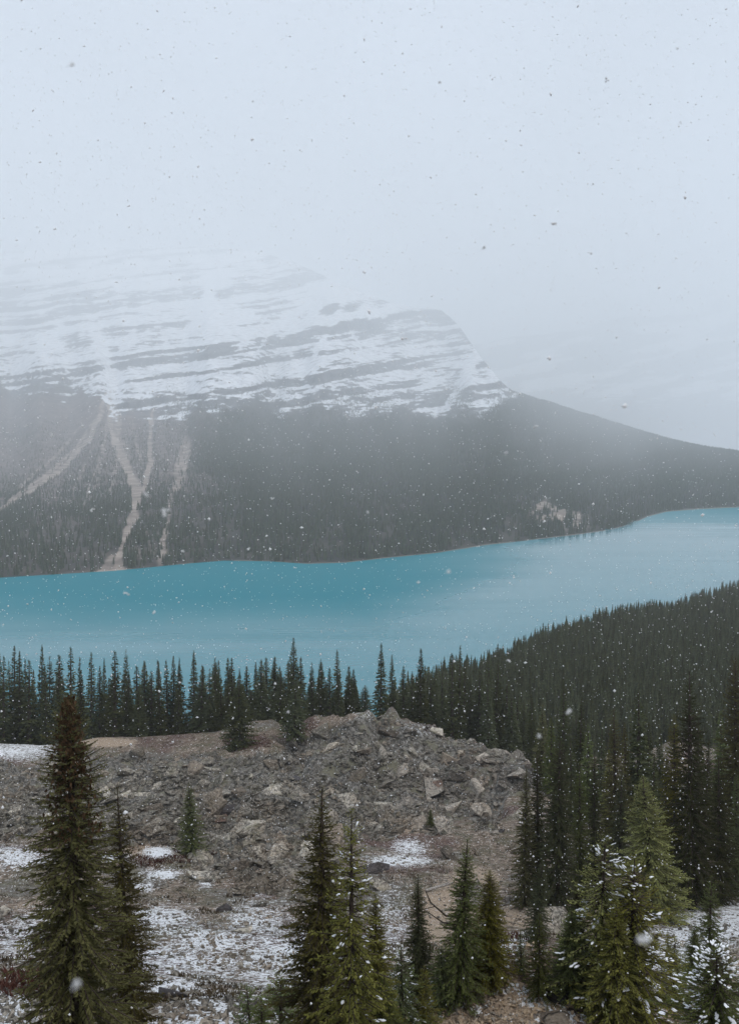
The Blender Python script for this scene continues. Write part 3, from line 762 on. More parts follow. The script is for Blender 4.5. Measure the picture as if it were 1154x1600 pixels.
def limb_bits(pts, w0, w1, ns=5):
    pts = [np.array(q, float) for q in pts]; n = len(pts); V = []
    for k, q in enumerate(pts):
        d = unit(pts[min(k + 1, n - 1)] - pts[max(k - 1, 0)]); s1 = unit(np.cross(d, [0.1, 1, 0.2])); s2 = np.cross(d, s1)
        w = w0 + (w1 - w0) * k / (n - 1)
        V += [q + w * (math.cos(a) * s1 + math.sin(a) * s2) for a in np.linspace(0, 6.283, ns, endpoint=False)]
    F = []
    for k in range(n - 1):
        for j in range(ns):
            a, b_ = k * ns + j, k * ns + (j + 1) % ns
            F += [(a, b_, b_ + ns), (a, b_ + ns, a + ns)]
    return np.array(V), np.array(F)
def join_bits(bits):
    Vs, Fs, n = [], [], 0
    for v, f in bits: Vs.append(v); Fs.append(f + n); n += len(v)
    return np.concatenate(Vs), np.concatenate(Fs)
t.rotation_euler.z = 0
bits = [limb_bits([(0, 0, 5.2), (-.8, -.3, 5.4), (-1.5, -.5, 6.3), (-1.75, -.5, 7.0)], .07, .02), limb_bits([(0, 0, 4.6), (-.9, -.2, 4.9), (-1.7, -.2, 5.6)], .06, .02), limb_bits([(-1.3, -.4, 6.0), (-1.8, -.5, 5.9)], .03, .012)]
add_mesh('dead_limb', *join_bits(bits), MAT_BARK, t, smooth=True)
tree_px(HI[2], (768, 1358), (764, 1532), 84, 'olive', 'yellowish spruce directly behind the top of the tan gravel mound')
tree_px(SN[1], (842, 1428), (842, 1562), 62, 'green', 'small sparse spruce with visible stem, right behind the snowy side of the gravel mound', snow=False)
tree_px(HI[4], (812, 1450), (814, 1520), 30, 'green', 'tiny sapling just left of the sparse spruce behind the mound')
tree_px(HI[0], (848, 1340), (836, 1475), 50, 'dark', 'dark narrow spruce half hidden behind the sparse young spruce')
tree_px(SN[0], (945, 1305), (932, 1572), 150, 'olive', 'olive spruce with light snow, left half of the snowy clump at lower right')
tree_px(SN[0], (990, 1338), (985, 1595), 190, 'olive', 'broad olive spruce loaded with snow on its right side')
tree_px(HI[0], (1003, 1208), (1022, 1440), 128, 'olive', 'tall yellow-brown spruce standing behind the snow-laden clump')
tree_px(HI[3], (962, 1410), (958, 1600), 110, 'olive', 'low olive spruce at the front foot of the snowy clump')
tree_px(HI[1], (893, 1415), (890, 1560), 88, 'green', 'green spruce at the left foot of the snowy clump')
tree_px(HI[2], (905, 1385), (900, 1520), 60, 'dark', 'shadowy small spruce left of the snowy clump')
tree_px(SN[1], (1112, 1368), (1106, 1522), 74, 'green', 'young green spruce standing alone on snow near the right edge', snow=False)
tree_px(SN[2], (1118, 1482), (1122, 1668), 205, 'green', 'squat snow-covered spruce in the bottom right corner')
tree_px(SN[0], (1052, 1462), (1050, 1575), 74, 'olive', 'young olive fir on snow between the broad snow-laden spruce and the corner spruce')
tree_px(HI[1], (1085, 1440), (1082, 1530), 46, 'green', 'small green fir left of the young spruce standing alone on snow')
tree_px(SN[1], (664, 1510), (662, 1625), 70, 'olive', 'short olive fir at the bottom edge just left of the gravel mound', snow=False)
tree_px(HI[3], (600, 1520), (598, 1650), 80, 'green', 'low green fir at the bottom edge right of the centre pair')
tree_px(HI[4], (1042, 1452), (1044, 1505), 26, 'olive', 'slender sapling in the snow beside the broad snow-laden spruce')
tree_px(PINE, (386, 1542), (392, 1690), 52, 'green', 'young pine with upright brushy shoots at the bottom edge', name='pine_tree', y=17.5)
tree_px(PINE, (438, 1528), (440, 1690), 78, 'green', 'bushy young pine rising from the bottom edge left of the centre spruces', name='pine_tree', y=18.0)
tree_px(PINE, (408, 1562), (410, 1690), 40, 'green', 'smallest pine shoot between the two young pines', name='pine_tree', y=17.0)
tree_px(HI[1], (672, 1262), (672, 1292), 16, 'green', 'knee-high green spruce at the foot of the pale boulders', y=None)
tree_px(SN[0], (690, 1478), (688, 1575), 60, 'green', 'low young spruce filling the gap left of the dead-limbed spruce', snow=False)

# right grove: tip x, tip row, foot row, width, needles, label
GROVE = [
    (820, 1198, 1418, 54, 'dark', 'dark spruce with thin spire at the left end of the right-hand grove'),
    (838, 1172, 1408, 66, 'dark', 'thin-topped dark spruce second from the left end of the grove'),
    (872, 1150, 1422, 84, 'dark', 'broad dark brown spruce in front of the grove beside the rockslide'),
    (905, 1190, 1400, 60, 'dark', None), (928, 1170, 1380, 56, 'dark', None),
    (958, 1100, 1345, 76, 'dark', None), (997, 1076, 1300, 74, 'dark', None),
    (1076, 1043, 1418, 108, 'dark', 'tallest full spruce of the right-hand grove with a tapering spire'),
    (1052, 1112, 1395, 84, 'olive', 'olive-tinged spruce leaning on the left of the tallest grove spruce'),
    (1122, 1180, 1412, 88, 'dark', 'wide spruce between the tallest grove spruce and the right edge'),
    (1148, 1022, 1380, 96, 'dark', 'ragged-topped tall spruce cut by the right edge'),
    (970, 1200, 1370, 56, 'dark', None), (1100, 1150, 1400, 64, 'dark', None), (1150, 1200, 1400, 60, 'green', None),
    (880, 1060, 1235, 48, 'dark', 'pointed dark spruce rising above the far left of the grove'),
    (848, 1098, 1210, 38, 'dark', None), (830, 1085, 1195, 40, 'dark', None), (905, 1088, 1240, 40, 'dark', None),
    (918, 1130, 1280, 44, 'dark', None), (940, 1125, 1270, 44, 'dark', None), (975, 1128, 1300, 44, 'dark', None),
    (1012, 1128, 1262, 42, 'dark', None), (1030, 1140, 1250, 40, 'dark', None), (860, 1120, 1235, 42, 'dark', None), (890, 1150, 1300, 46, 'dark', None),
    (950, 1170, 1330, 50, 'olive', None), (1020, 1180, 1330, 50, 'dark', None), (1090, 1120, 1290, 46, 'dark', None), (1125, 1110, 1260, 50, 'dark', None), (1152, 1130, 1260, 50, 'dark', None),
    (985, 1150, 1290, 40, 'dark', None), (870, 1175, 1330, 44, 'dark', None), (1040, 1175, 1340, 50, 'dark', None)]
def grove_label(tx, br):
    where = 'beside the rockslide' if tx < 900 else 'in the middle' if tx < 1010 else 'near the tallest grove spruce' if tx < 1110 else 'at the right edge'
    return f"dark spruce {where} of the right-hand grove, {'front row' if br > 1360 else 'second row' if br > 1285 else 'back row'}".replace('beside the rockslide of', 'beside the rockslide in').replace('near the tallest grove spruce of', 'near the tallest grove spruce in')
for i, (tx, tr_, br, w, mat, lab) in enumerate(GROVE):
    src = HI[i % 4] if br > 1330 else MID[(0, 1, 3)[i % 3]]
    tree_px(src, (tx, tr_), (tx + random.uniform(-4, 4), br), w * random.uniform(.85, 1.0), ('brown', 'dark', 'dark', 'green', 'dark')[i % 5] if mat == 'dark' else mat, lab or grove_label(tx, br), 'spruces in the right-hand grove')
for k in range(12):       # grove goes on beyond the frame edge
    x = random.uniform(1190, 1420); br = random.uniform(1230, 1400)
    tree_px(MID[k % 4], (x, br - random.uniform(150, 240)), (x, br), 60, 'dark', 'dark spruce among others in the grove right of the rockslide', 'spruces in the right-hand grove')

# tree line behind the rock ridge
LINE = [(0, 1020), (23, 1008), (31, 1016), (46, 1030), (66, 1006), (78, 1024), (92, 1040), (111, 1010), (127, 1046), (143, 1018), (163, 1028), (180, 1016), (197, 1013), (214, 1040), (226, 1036), (237, 1048), (251, 1030),
        (262, 1030), (272, 1024), (284, 1038), (303, 1016), (318, 1040), (328, 1044), (338, 1029), (344, 1031), (363, 1027), (376, 1045), (386, 1040), (400, 1034), (416, 1027), (428, 1034), (440, 1048), (471, 1026), (488, 1034),
        (501, 1028), (515, 1043), (545, 1040), (553, 1058), (570, 1070), (612, 1022), (630, 1040), (643, 1048), (677, 1040), (690, 1044), (706, 1020), (733, 1052), (748, 1046), (763, 1018), (777, 1028), (790, 1060), (806, 1080), (817, 1090)]
NOTABLE = {(460, 996): ('tallest tree-line spruce, dark and full, standing forward where the rock ridge begins', 1, 46, 141),
           (527, 1015): ('slim spire-topped spruce of the tree line left of the lake gap', 5, 26, 144),
           (595, 1004): ('tall ragged spruce just right of the gap in the tree line', 0, 34, 140),
           (656, 1012): ('spruce with layered shelves of branches behind the rock peak', 0, 36, 140),
           (716, 1007): ('tall narrow spruce near the right end of the tree line', 2, 26, 143)}
GL = 'spruces of the tree line behind the rocks'
LL = 'dark spruce in the dense tree line along the top of the rockslide'
rows_base = lambda x: float(np.interp(x, CREST_PX, CREST_RW))
def line_label(x, rt):
    where = ('above the snow patch at the far left' if x < 85 else 'behind the tall brown-topped spruce' if x < 150 else 'above the brown earth bank' if x < 330 else 'behind the round-based forward spruce' if x < 430 else
             'left of the lake gap' if x < 575 else 'behind the rock peak' if x < 690 else 'above the right shoulder of the rockslide')
    return f"{'taller' if rt < 1022 else 'middle-sized' if rt < 1041 else 'lower'} dark spruce in the tree line {where}"
for (x, rt) in LINE:
    tree_px(random.choice(MID), (x, rt), (x, rows_base(x) + 2), random.uniform(26, 38), 'dark', line_label(x, rt), GL, y=random.uniform(140, 150))
for (x, rt), (lab, v, w, yv) in NOTABLE.items():
    tree_px(MID[v], (x, rt), (x, rows_base(x) + 2), w, 'dark', lab, GL, y=yv)
tree_px(MID[4], (374, 1062), (374, 1168), 62, 'dark', 'round-based spruce standing forward of the tree line above the reddish scrub', GL)
tree_px(MID[1], (463, 1060), (458, 1150), 48, 'dark', 'short spruce at the foot of the tallest tree-line spruce', GL)
tree_px(MID[1], (40, 1085), (40, 1158), 34, 'dark', 'short spruce at the snow patch on the far left of the tree line', GL)
n_fill = 0
while n_fill < 100:
    x = random.uniform(-120, 800)
    if 556 < x < 586: continue
    rt = random.uniform(1022, 1080) + (22 if x > 560 else 0)
    tree_px(random.choice(MID), (x + random.uniform(-3, 3), rt), (x, rows_base(x)), random.uniform(22, 44), 'dark', line_label(x, rt), GL, y=random.uniform(139, 158))
    n_fill += 1

# hill trees: the nearest as individuals, the rest as one mass
def hill_spots(n, seed):
    r = np.random.default_rng(seed)
    out = []
    y = 190 * (950 / 190) ** r.random(n * 3); u = r.uniform(-0.02, 0.85, n * 3)
    keep = r.random(n * 3) < (y / 950) ** 1.0 * 3.0 * ss(140, 260, y)   # even over the ground
    y, u = y[keep], u[keep]; x = u * y
    px = 577 + 1308 * u
    Yc = np.interp(px, HP, HY)
    k = (y < Yc + 60) & (px > 600)
    return x[k], y[k], hill(x[k], y[k])
sx, sy, sz = hill_spots(16000, 11)
o_ = np.argsort(sy + 0 * sx)
inframe = (np.abs(sx / sy) < 0.47)
first = [i for i in o_ if inframe[i]][:62]
hs = set(first)
HG = 'spruces on the wooded hillside'
for q, i in enumerate(first):
    tr_ = LOW[q % 3] if q < 6 else MID[q % 6]
    h = random.uniform(6, 9.5)
    place_tree(tr_, float(sx[i]), float(sy[i]), float(sz[i]) - .2, h, h * random.uniform(.11, .16), 'dark', 'dark spruce at the near foot of the wooded hillside', HG)
low_src = [o for o in bpy.data.objects if o.type == 'MESH' and o.data in [l['crown'] for l in LOW]]
low_src = [next(o for o in low_src if o.data is l['crown']) for l in LOW]

def forest(name, pts, scl, rot, label, sources):
    o = add_mesh(name, pts, np.zeros((0, 3), int), None, attrs={'scl': scl, 'rot': rot})
    ng = bpy.data.node_groups.new(name, 'GeometryNodeTree')
    ng.interface.new_socket('Geometry', in_out='INPUT', socket_type='NodeSocketGeometry')
    ng.interface.new_socket('Geometry', in_out='OUTPUT', socket_type='NodeSocketGeometry')
    N = ng.nodes; L_ = ng.links
    gi, go = N.new('NodeGroupInput'), N.new('NodeGroupOutput')
    io = N.new('GeometryNodeInstanceOnPoints'); L_.new(gi.outputs[0], io.inputs['Points'])
    jn = N.new('GeometryNodeJoinGeometry')
    for s in reversed(sources):
        oi = N.new('GeometryNodeObjectInfo'); oi.inputs['Object'].default_value = s; oi.inputs['As Instance'].default_value = True
        L_.new(oi.outputs['Geometry'], jn.inputs[0])
    L_.new(jn.outputs[0], io.inputs['Instance']); io.inputs['Pick Instance'].default_value = True
    ri = N.new('FunctionNodeRandomValue'); ri.data_type = 'INT'
    ri.inputs[4].default_value = 0; ri.inputs[5].default_value = len(sources) - 1
    L_.new(ri.outputs[2], io.inputs['Instance Index'])
    for nm, sock in (('scl', 'Scale'), ('rot', 'Rotation')):
        a = N.new('GeometryNodeInputNamedAttribute'); a.data_type = 'FLOAT_VECTOR'; a.inputs[0].default_value = nm
        L_.new(a.outputs[0], io.inputs[sock])
    L_.new(io.outputs[0], go.inputs[0])
    md = o.modifiers.new('trees', 'NODES'); md.node_group = ng
    return tag(o, label, None, None, 'stuff')

rest = np.array([i for i in range(len(sx)) if i not in hs])
r = np.random.default_rng(5)
n = len(rest); hsc = r.uniform(.34, .86, n); wsc = hsc * r.uniform(.85, 1.35, n)
forest('hillside_forest', np.stack([sx[rest], sy[rest], sz[rest] - .2], -1), np.stack([wsc, wsc, hsc], -1), np.stack([r.normal(0, .03, n), r.normal(0, .03, n), r.uniform(0, 6.28, n)], -1),
       'dense dark spruce forest covering the hillside on the right', low_src)
print('hill trees', n)

# forest across the lake: sampled on the mountain's own surface
A = np.stack([XM, Ym, ZM], -1)
e1 = A[1:, :-1] - A[:-1, :-1]; e2 = A[:-1, 1:] - A[:-1, :-1]
area = np.linalg.norm(np.cross(e1, e2), axis=-1)
Pc, Rc = PX[:-1, :-1], RW[:-1, :-1]
treeline = np.interp(Pc, [-600, 0, 170, 320, 420, 520, 640, 720, 790, 830, 2000], [655, 655, 668, 640, 640, 648, 648, 660, 622, 600, 560]) + 30 * (fbm(Pc / 30, Rc / 30, 120, 4) - .5)
dens = ss(treeline - 6, treeline + 26, Rc) * (1 - np.clip(scree[:-1, :-1] * 1.6, 0, 1)) * (1 - 0.86 * brush[:-1, :-1]) * (REL[:-1, :-1] > 1.3)
dens *= 0.35 + 0.65 * ss(.36, .52, fbm(Pc / 40, Rc / 60, 121, 4))
dens += 0.10 * ss(.5, .62, fbm(Pc / 30, Rc / 40, 122, 3)) * ss(snowline[:-1, :-1] - 50, snowline[:-1, :-1] - 5, Rc) * (Pc > 250) * (Rc < treeline)
dens *= (Pc > -350) & (Pc < 1500)
w = (dens * area).ravel(); cum = np.cumsum(w)
NT = min(int(cum[-1] / 20), 240000)
r = np.random.default_rng(6)
ix = np.searchsorted(cum, r.random(NT) * cum[-1])
ii, jj = np.unravel_index(ix, area.shape)
a, b_ = r.random(NT)[:, None], r.random(NT)[:, None]
pt = A[ii, jj] + e1[ii, jj] * a + e2[ii, jj] * b_
hsc = r.uniform(.45, .95, NT); wsc = hsc * r.uniform(1.1, 1.7, NT)
forest('far_shore_forest', pt - np.array([0, 0, .3]), np.stack([wsc, wsc, hsc], -1), np.stack([r.normal(0, .03, NT), r.normal(0, .03, NT), r.uniform(0, 6.28, NT)], -1),
       'distant spruce forest on the mountain flank across the lake', low_src)
print('mountain trees', NT, cum[-1])

# ------------------------------------------------------------------ rocks
def rock_mesh(seed, dims, npts=16, bev=0.05, mat=None):
    r = np.random.default_rng(seed)
    pts = unit(r.normal(size=(npts, 3))) ; pts = np.sign(pts) * np.abs(pts) ** 0.55
    pts *= np.array(dims) * 0.5 * r.uniform(.62, 1.12, (npts, 1))
    b = bmesh.new()
    vs_ = [b.verts.new(q) for q in pts]
    bmesh.ops.convex_hull(b, input=vs_)
    bmesh.ops.delete(b, geom=[v for v in b.verts if not v.link_faces], context='VERTS')
    bmesh.ops.dissolve_limit(b, angle_limit=R(14), verts=b.verts[:], edges=b.edges[:])
    if bev: bmesh.ops.bevel(b, geom=b.edges[:], offset=bev, segments=1, affect='EDGES', profile=0.5, clamp_overlap=True)
    bmesh.ops.triangulate(b, faces=b.faces[:])
    me = bpy.data.meshes.new('boulder'); b.to_mesh(me); b.free()
    if mat: me.materials.append(mat)
    return me
ROCKS = [rock_mesh(400 + k, (1.0, random.uniform(.6, .95), random.uniform(.32, .7)), 9 + k % 5, .018, MAT_ROCK) for k in range(14)]

in_f = (GPX > -30) & (GPX < 1184) & (Y > 45) & (Y < 139)
pxarea = np.zeros_like(X)
dx = np.abs(np.gradient(GPX, axis=1)); dr = np.abs(np.gradient(GROW, axis=0))
def sample_ground(mask, n, seed):
    r = np.random.default_rng(seed)
    w = (mask * dx * dr).ravel(); c_ = np.cumsum(w)
    k = np.searchsorted(c_, r.random(n) * c_[-1])
    return k, r
k_, r = sample_ground(in_f * np.where(rock_zone(GPX, GROW) > .5, 1.0, 0.03), 900, 21)
pale = 1.15 * np.exp(-((GPX - 740) / 130) ** 2 - ((GROW - 1232) / 62) ** 2) + .35 * np.exp(-((GPX - 480) / 60) ** 2 - ((GROW - 1160) / 30) ** 2)
cand = []
for q, k in enumerate(k_):
    x, y, z = X.flat[k], Y.flat[k], Zg.flat[k]
    s = 0.8 + 3.0 * r.random() ** 3.2
    if pale.flat[k] > .4: s *= 1.15
    cand.append((s, x, y, z, pale.flat[k]))
cand.sort(key=lambda c: -c[0])
used = []
BG = 'boulders of the rockslide'
nb = 0
def place_rock(me, x, y, z, s, rot, mat, label, group=None, scl=None, name='boulder'):
    o = add_obj(name, me)
    o.location = (x, y, z); o.rotation_euler = rot
    o.scale = scl if scl else (s, s * r.uniform(.8, 1.1), s * r.uniform(.8, 1.2))
    o.material_slots[0].link = 'OBJECT'; o.material_slots[0].material = mat
    return tag(o, label, 'rock', group)
# notable rocks, one by one: pixel, width px, material, label
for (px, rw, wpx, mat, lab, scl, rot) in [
    (343, 1268, 54, MAT_ROCK_DARK, 'black rock painted as the shade of the hollow beside the lone small spruce', (1, .8, .55), (.2, .1, .2)),  # dark stone stands in for the shade inside a hollow
    (326, 1254, 66, MAT_ROCK, 'flat grey cap slab lying over the dark hollow beside the lone small spruce', (1, .8, .3), (.25, -.1, .4)),
    (345, 1282, 30, MAT_ROCK_RED, 'rusty stone under the dark hollow', (1, .8, .35), (.1, 0, .3)),
    (672, 1240, 46, MAT_ROCK_RED, 'rust-red slanting slab among the pale boulders', (1.1, .7, .5), (.3, -.5, .3)),
    (712, 1230, 34, MAT_ROCK_PALE, 'tall pale block right of the rust-red slab', (1, .8, .9), (.4, .3, .5)),
    (742, 1228, 36, MAT_ROCK_PALE, 'biggest pale block in the heap right of the rust-red slab', (1, .8, .8), (.5, .2, -.3)),
    (770, 1190, 46, MAT_ROCK, 'wide tilted slab near the right shoulder of the ridge', (1, .8, .5), (.5, .2, .2)),
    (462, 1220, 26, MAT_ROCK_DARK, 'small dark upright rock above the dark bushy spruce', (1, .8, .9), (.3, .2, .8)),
    (770, 1303, 26, MAT_ROCK_PALE, 'pale loose stone in front of the small dark hole near the slope foot', (1, .7, .5), (.1, .1, .2)),
    (782, 1300, 22, MAT_ROCK_DARK, 'small dark stone at the slope foot left of the grove', (1, .7, .6), (.1, .1, .9)),
    (275, 1556, 52, MAT_ROCK_DARK, 'dark purplish boulder on snow right of the left spruces', (1, .8, .5), (.15, .1, .3)),
    (590, 1362, 60, MAT_ROCK_DARK, 'dark grey outcrop under the snow patch behind the centre spruces', (1, .8, .6), (.3, .1, .4)),
    (600, 1390, 50, MAT_ROCK, 'grey boulder below the dark outcrop behind the centre spruces', (1, .8, .6), (.2, .2, -.4)),
    (352, 1424, 30, MAT_ROCK_DARK, 'dark stone on snow in the middle of the stony slope', (1, .8, .7), (.2, .1, 1.0)),
    (380, 1456, 34, MAT_ROCK, 'grey stone on snow below the dark one on the stony slope', (1, .8, .7), (.1, .2, .5)),
    (872, 1566, 46, MAT_ROCK_DARK, 'dark mossy rock wedged between gravel mound and snowy clump', (1, .8, .8), (.3, .4, .2)),
    (868, 1598, 62, MAT_ROCK_BROWN, 'flat grey slab at the bottom edge in front of the snow', (1, .7, .3), (.05, .1, .1)),
    (962, 1592, 92, MAT_ROCK_BROWN, 'long flat brown slab at the bottom edge under the snow-laden spruce', (1, .55, .28), (.05, .0, .05)),
    (1062, 1598, 84, MAT_ROCK_BROWN, 'flat brown slab at the bottom edge left of the corner spruce', (1, .6, .26), (.06, .0, -.08)),
    (1065, 1160, 34, MAT_ROCK_PALE, 'pale tan rock face showing between grove spruces', (1, .8, 1.0), (.3, .1, .2))]:
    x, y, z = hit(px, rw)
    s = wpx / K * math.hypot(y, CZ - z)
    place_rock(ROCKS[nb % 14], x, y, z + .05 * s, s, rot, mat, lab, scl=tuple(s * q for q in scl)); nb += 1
for s, x, y, z, pl in cand:
    if nb >= 300: break
    if any((x - a) ** 2 + (y - b_) ** 2 < (0.42 * (s + s2)) ** 2 for a, b_, s2 in used): continue
    used.append((x, y, s))
    mat = MAT_ROCK_PALE if pl > r.uniform(.25, .8) else (MAT_ROCK_BROWN if r.random() < .12 else MAT_ROCK)
    lab = {MAT_ROCK_PALE: 'pale angular boulder in the heap below the right shoulder of the ridge', MAT_ROCK_BROWN: 'brownish angular boulder lying in the rockslide', MAT_ROCK: 'grey angular boulder lying in the rockslide'}[mat]
    px_, rw_ = project(x, y, z)
    where = ('left of the tall brown-topped spruce' if px_ < 90 else 'between the two left spruces and the lone small spruce' if px_ < 290 else 'right of the lone small spruce' if px_ < 420 else
             'behind the tops of the centre pair of spruces' if px_ < 600 and rw_ > 1215 else 'on the rock peak under the tree-line gap' if px_ < 660 and rw_ < 1215 else 'around the rust-red slab' if px_ < 720 else
             'on the right shoulder of the ridge' if rw_ < 1200 else 'on the slide foot left of the grove')
    if px_ < 420: where += ', upper slide' if rw_ < 1240 else ', lower slide'
    lab = f"{'big' if s > 1.7 else 'middling' if s > 1.15 else 'smallish'} {lab.split(' ')[0]} boulder {where}"
    place_rock(ROCKS[r.integers(14)], x, y, z + .08 * s, s, (r.normal(.35, .35), r.normal(-.1, .3), r.normal(.5, .7)), mat, lab, BG); nb += 1

# rubble: smaller stones, one mass
def stone_mass(name, k_, r, smin, smax, pw, mats, label, pale_w=None):
    vs_, fs_, mi = [], [], []
    src = []
    for k in range(10):
        me = rock_mesh(600 + k, (1.0, r.uniform(.6, 1), r.uniform(.4, .8)), 9, 0)
        v = np.zeros(len(me.vertices) * 3); me.vertices.foreach_get('co', v); v = v.reshape(-1, 3)
        f_ = np.array([p_.vertices[:] for p_ in me.polygons]); src.append((v, f_)); bpy.data.meshes.remove(me)
    nv = 0
    for k in k_:
        v, f_ = src[r.integers(10)]
        s = smin + (smax - smin) * r.random() ** pw
        a = r.normal(.5, .9); ti = r.normal(0.3, .4); ca, sa, ct, st = math.cos(a), math.sin(a), math.cos(ti), math.sin(ti)
        M3 = np.array([[1, 0, 0], [0, ct, -st], [0, st, ct]]) @ np.array([[ca, -sa, 0], [sa, ca, 0], [0, 0, 1]])
        x = X.flat[k] + r.normal() * .3; y = Y.flat[k] + r.normal() * .3
        vs_.append((v * s * r.uniform(.75, 1.2, 3)) @ M3.T + np.array([x, y, 0]))
        fs_.append(f_ + nv); nv += len(v)
        mi.append(np.full(len(f_), 1 if (pale_w is not None and pale_w.flat[k] > r.uniform(.15, .8)) else 0)); 
    V = np.concatenate(vs_)
    # seat each stone on the ground below its centre
    ctr = np.array([q.mean(0) for q in vs_]); g = ground(ctr[:, 0], ctr[:, 1]) ; cnt = [len(q) for q in vs_]
    V[:, 2] += np.repeat(g + 0.02, cnt)
    o = add_mesh(name, V, np.concatenate(fs_), mats[0])
    for q in mats[1:]: o.data.materials.append(q)
    o.data.polygons.foreach_set('material_index', np.concatenate(mi).astype(np.int32)); o.data.update()
    return tag(o, label, None, None, 'stuff')
k_, r = sample_ground(in_f * (rock_zone(GPX, GROW) > .5) * (.5 + ss(.42, .58, fbm(X / 6, Y / 6, 147, 3))), 16000, 31)
stone_mass('rubble', k_, r, .22, 1.35, 2.6, [MAT_ROCK, MAT_ROCK_PALE], 'broken grey rubble filling the rockslide between the boulders', pale)
MND = np.exp(-((X - 3.2) / 3.6) ** 2 - ((Y - 17.2) / 2.8) ** 2)
nearf = (MND < .2) & (Y > 15.5) & (GPX > -60) & (GPX < 1214) & (Y > 12) & (Y < 75) & (rock_zone(GPX, GROW) < .5)
k_, r = sample_ground(nearf * (0.25 + ss(.45, .6, fbm(X / 5, Y / 5, 140, 3))), 13000, 32)
stone_mass('loose_stones', k_, r, .05, .40, 3.2, [MAT_ROCK, MAT_ROCK_PALE], 'loose stones scattered over the stony slope', 0 * pale + .25)
mnd = (MND > .22) & (GROW < 1720)
k_, r = sample_ground(mnd * 1.0, 6500, 33)
stone_mass('mound_gravel', k_, r, .02, .15, 3.0, [MAT_TAN_STONE, MAT_ROCK_PALE], 'coarse tan gravel covering the mound', 0 * pale + .3)

# ------------------------------------------------------------------ low scrub
def scrub(name, mask, n, seed, mat, label, hmin, hmax):
    k_, r = sample_ground(mask, n, seed)
    P, D, L, W = [], [], [], []
    for k in k_:
        x = X.flat[k] + r.normal() * .2; y = Y.flat[k] + r.normal() * .2
        m_ = r.integers(7, 14); h = r.uniform(hmin, hmax)
        c0 = np.array([x, y, 0.0])
        off = r.normal(size=(m_, 3)) * np.array([h * .5, h * .5, 0])
        P.append(c0 + off); D.append(unit(off * .8 / h + np.array([0, 0, 1.0]) + r.normal(size=(m_, 3)) * .25)); L.append(h * r.uniform(.5, 1.1, m_)); W.append(np.full(m_, h * .16))
    P = np.concatenate(P); P[:, 2] = ground(P[:, 0], P[:, 1]) - .03
    V, F, T = twigs_to_mesh(P, np.concatenate(D), np.concatenate(L), np.concatenate(W), r.random(len(P)), r, 2)
    return tag(add_mesh(name, V, F, mat, attrs={'tint': T}), label, None, None, 'stuff')
sv = (MND < .15) & (GPX > -60) & (GPX < 1214) & (Y > 14) & (Y < 140)
scrub('dry_scrub', sv * (rock_zone(GPX, GROW) < .4) * (snowm < .5) * (tanm < .6) * (.2 + ss(.45, .6, fbm(X / 7, Y / 7, 150, 3))), 2600, 41, MAT_SCRUB, 'dry brown scrub and grass between the stones', .12, .32)
scrub('red_scrub', sv * (redm > .3), 420, 42, MAT_SCRUB_RED, 'low dark red leafless scrub', .15, .45)

# ------------------------------------------------------------------ fallen wood
x, y, z = hit(687, 1392)
bits = [limb_bits([(-1.0, -.35, .12), (-.3, -.05, .18), (.5, .3, .2), (.95, .5, .24)], .11, .06, 7), limb_bits([(-.9, -.2, .1), (-.1, .1, .24), (.6, .42, .32)], .05, .03), limb_bits([(.4, .2, .25), (.7, .25, .5)], .03, .015)]
lg = add_mesh('fallen_log', *join_bits(bits), MAT_DEADWOOD, smooth=True); lg.location = (x, y, z + .05)
tag(lg, 'bleached broken log lying on tan soil left of the dead-limbed spruce', 'log')
x, y, z = hit(104, 1226)
bits = [limb_bits([(-.9, 0, -.2), (0, -.2, .9), (1.0, -.4, 2.0), (1.3, -.4, 2.3)], .22, .10, 7), limb_bits([(.5, -.3, 1.4), (1.1, -.5, 1.3)], .07, .03)]
sg = add_mesh('dead_trunk', *join_bits(bits), MAT_DEADWOOD, smooth=True); sg.location = (x, y, z)
tag(sg, 'weathered grey dead trunk leaning among the rocks left of the tall brown-topped spruce', 'dead trunk')

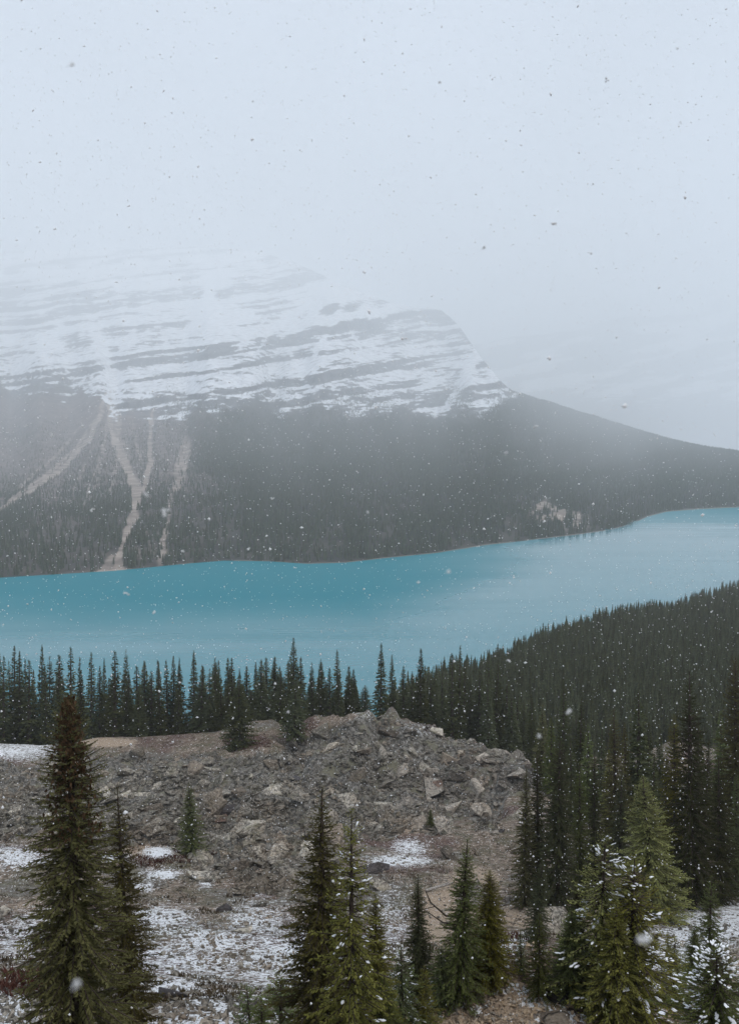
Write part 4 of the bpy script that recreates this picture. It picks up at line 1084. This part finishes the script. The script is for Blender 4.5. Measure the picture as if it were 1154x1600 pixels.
# ------------------------------------------------------------------ falling snow
r = np.random.default_rng(77)
def flakes(n, d0, d1, smin, smax, pw):
    d = (d0 ** 3 + (d1 ** 3 - d0 ** 3) * r.random(n)) ** (1 / 3)
    px = r.uniform(-260, 1414, n); rw = r.uniform(-200, 1800, n)
    P = np.stack([u_of(px, rw) * d, d, CZ - d * tan_row(rw)], -1)
    g = ground(P[:, 0], P[:, 1]); P = P[P[:, 2] > g + .3]
    return P, smin + (smax - smin) * r.random(len(P)) ** pw
octv = np.array([(1, 0, 0), (-1, 0, 0), (0, 1, 0), (0, -1, 0), (0, 0, 1), (0, 0, -1)], float)
octf = np.array([(0, 2, 4), (2, 1, 4), (1, 3, 4), (3, 0, 4), (2, 0, 5), (1, 2, 5), (3, 1, 5), (0, 3, 5)])
PS, SS = zip(flakes(13000, 7, 30, .007, .019, 2.0), flakes(20000, 30, 62, .015, .034, 1.8), flakes(160, 1.6, 6, .003, .007, 1.5))
P = np.concatenate(PS); S = np.concatenate(SS); n = len(P)
V = octv[None] * S[:, None, None] * r.uniform(.55, 1.3, (n, 6, 1)) + r.normal(size=(n, 6, 3)) * S[:, None, None] * .22 + P[:, None]
F = octf[None] + (np.arange(n) * 6)[:, None, None]
Vs, Fs = [V.reshape(-1, 3)], [F.reshape(-1, 3)]
# a few big wet clumps drifting close by
base = len(Vs[0])
for (px, rw, wpx) in [(120, 1538, 20), (1004, 1466, 22), (112, 102, 9), (143, 796, 8), (257, 800, 13), (198, 928, 8), (240, 957, 7), (700, 894, 9), (889, 1112, 10), (866, 348, 8), (755, 386, 7), (841, 1151, 9), (652, 910, 7), (575, 800, 6), (686, 128, 6), (947, 124, 7), (1058, 75, 6), (228, 772, 9), (395, 158, 4), (1063, 192, 5), (790, 708, 6), (836, 667, 8), (922, 396, 7), (793, 1032, 7), (450, 1113, 6), (285, 860, 7), (388, 858, 6), (425, 778, 6), (80, 680, 7)]:
    d = r.uniform(1.2, 2.2) if wpx < 9 else 0.8 if wpx < 15 else 0.38
    c0 = np.array([float(u_of(px, rw)) * d, d, CZ - d * float(tan_row(rw))]); rad = wpx / K * d * .42
    for q in range(6):
        v = octv * rad * r.uniform(.3, .62) + r.normal(size=(6, 3)) * rad * .12 + c0 + r.normal(size=3) * rad * .42
        Vs.append(v); Fs.append(octf + base); base += 6
fl = add_mesh('falling_snow', np.concatenate(Vs), np.concatenate(Fs), MAT_FLAKE, smooth=True)
tag(fl, 'snowflakes drifting through the air', None, None, 'stuff')
print('tris', sum(len(me.loop_triangles) or sum(len(p_.vertices) - 2 for p_ in me.polygons) for me in bpy.data.meshes))
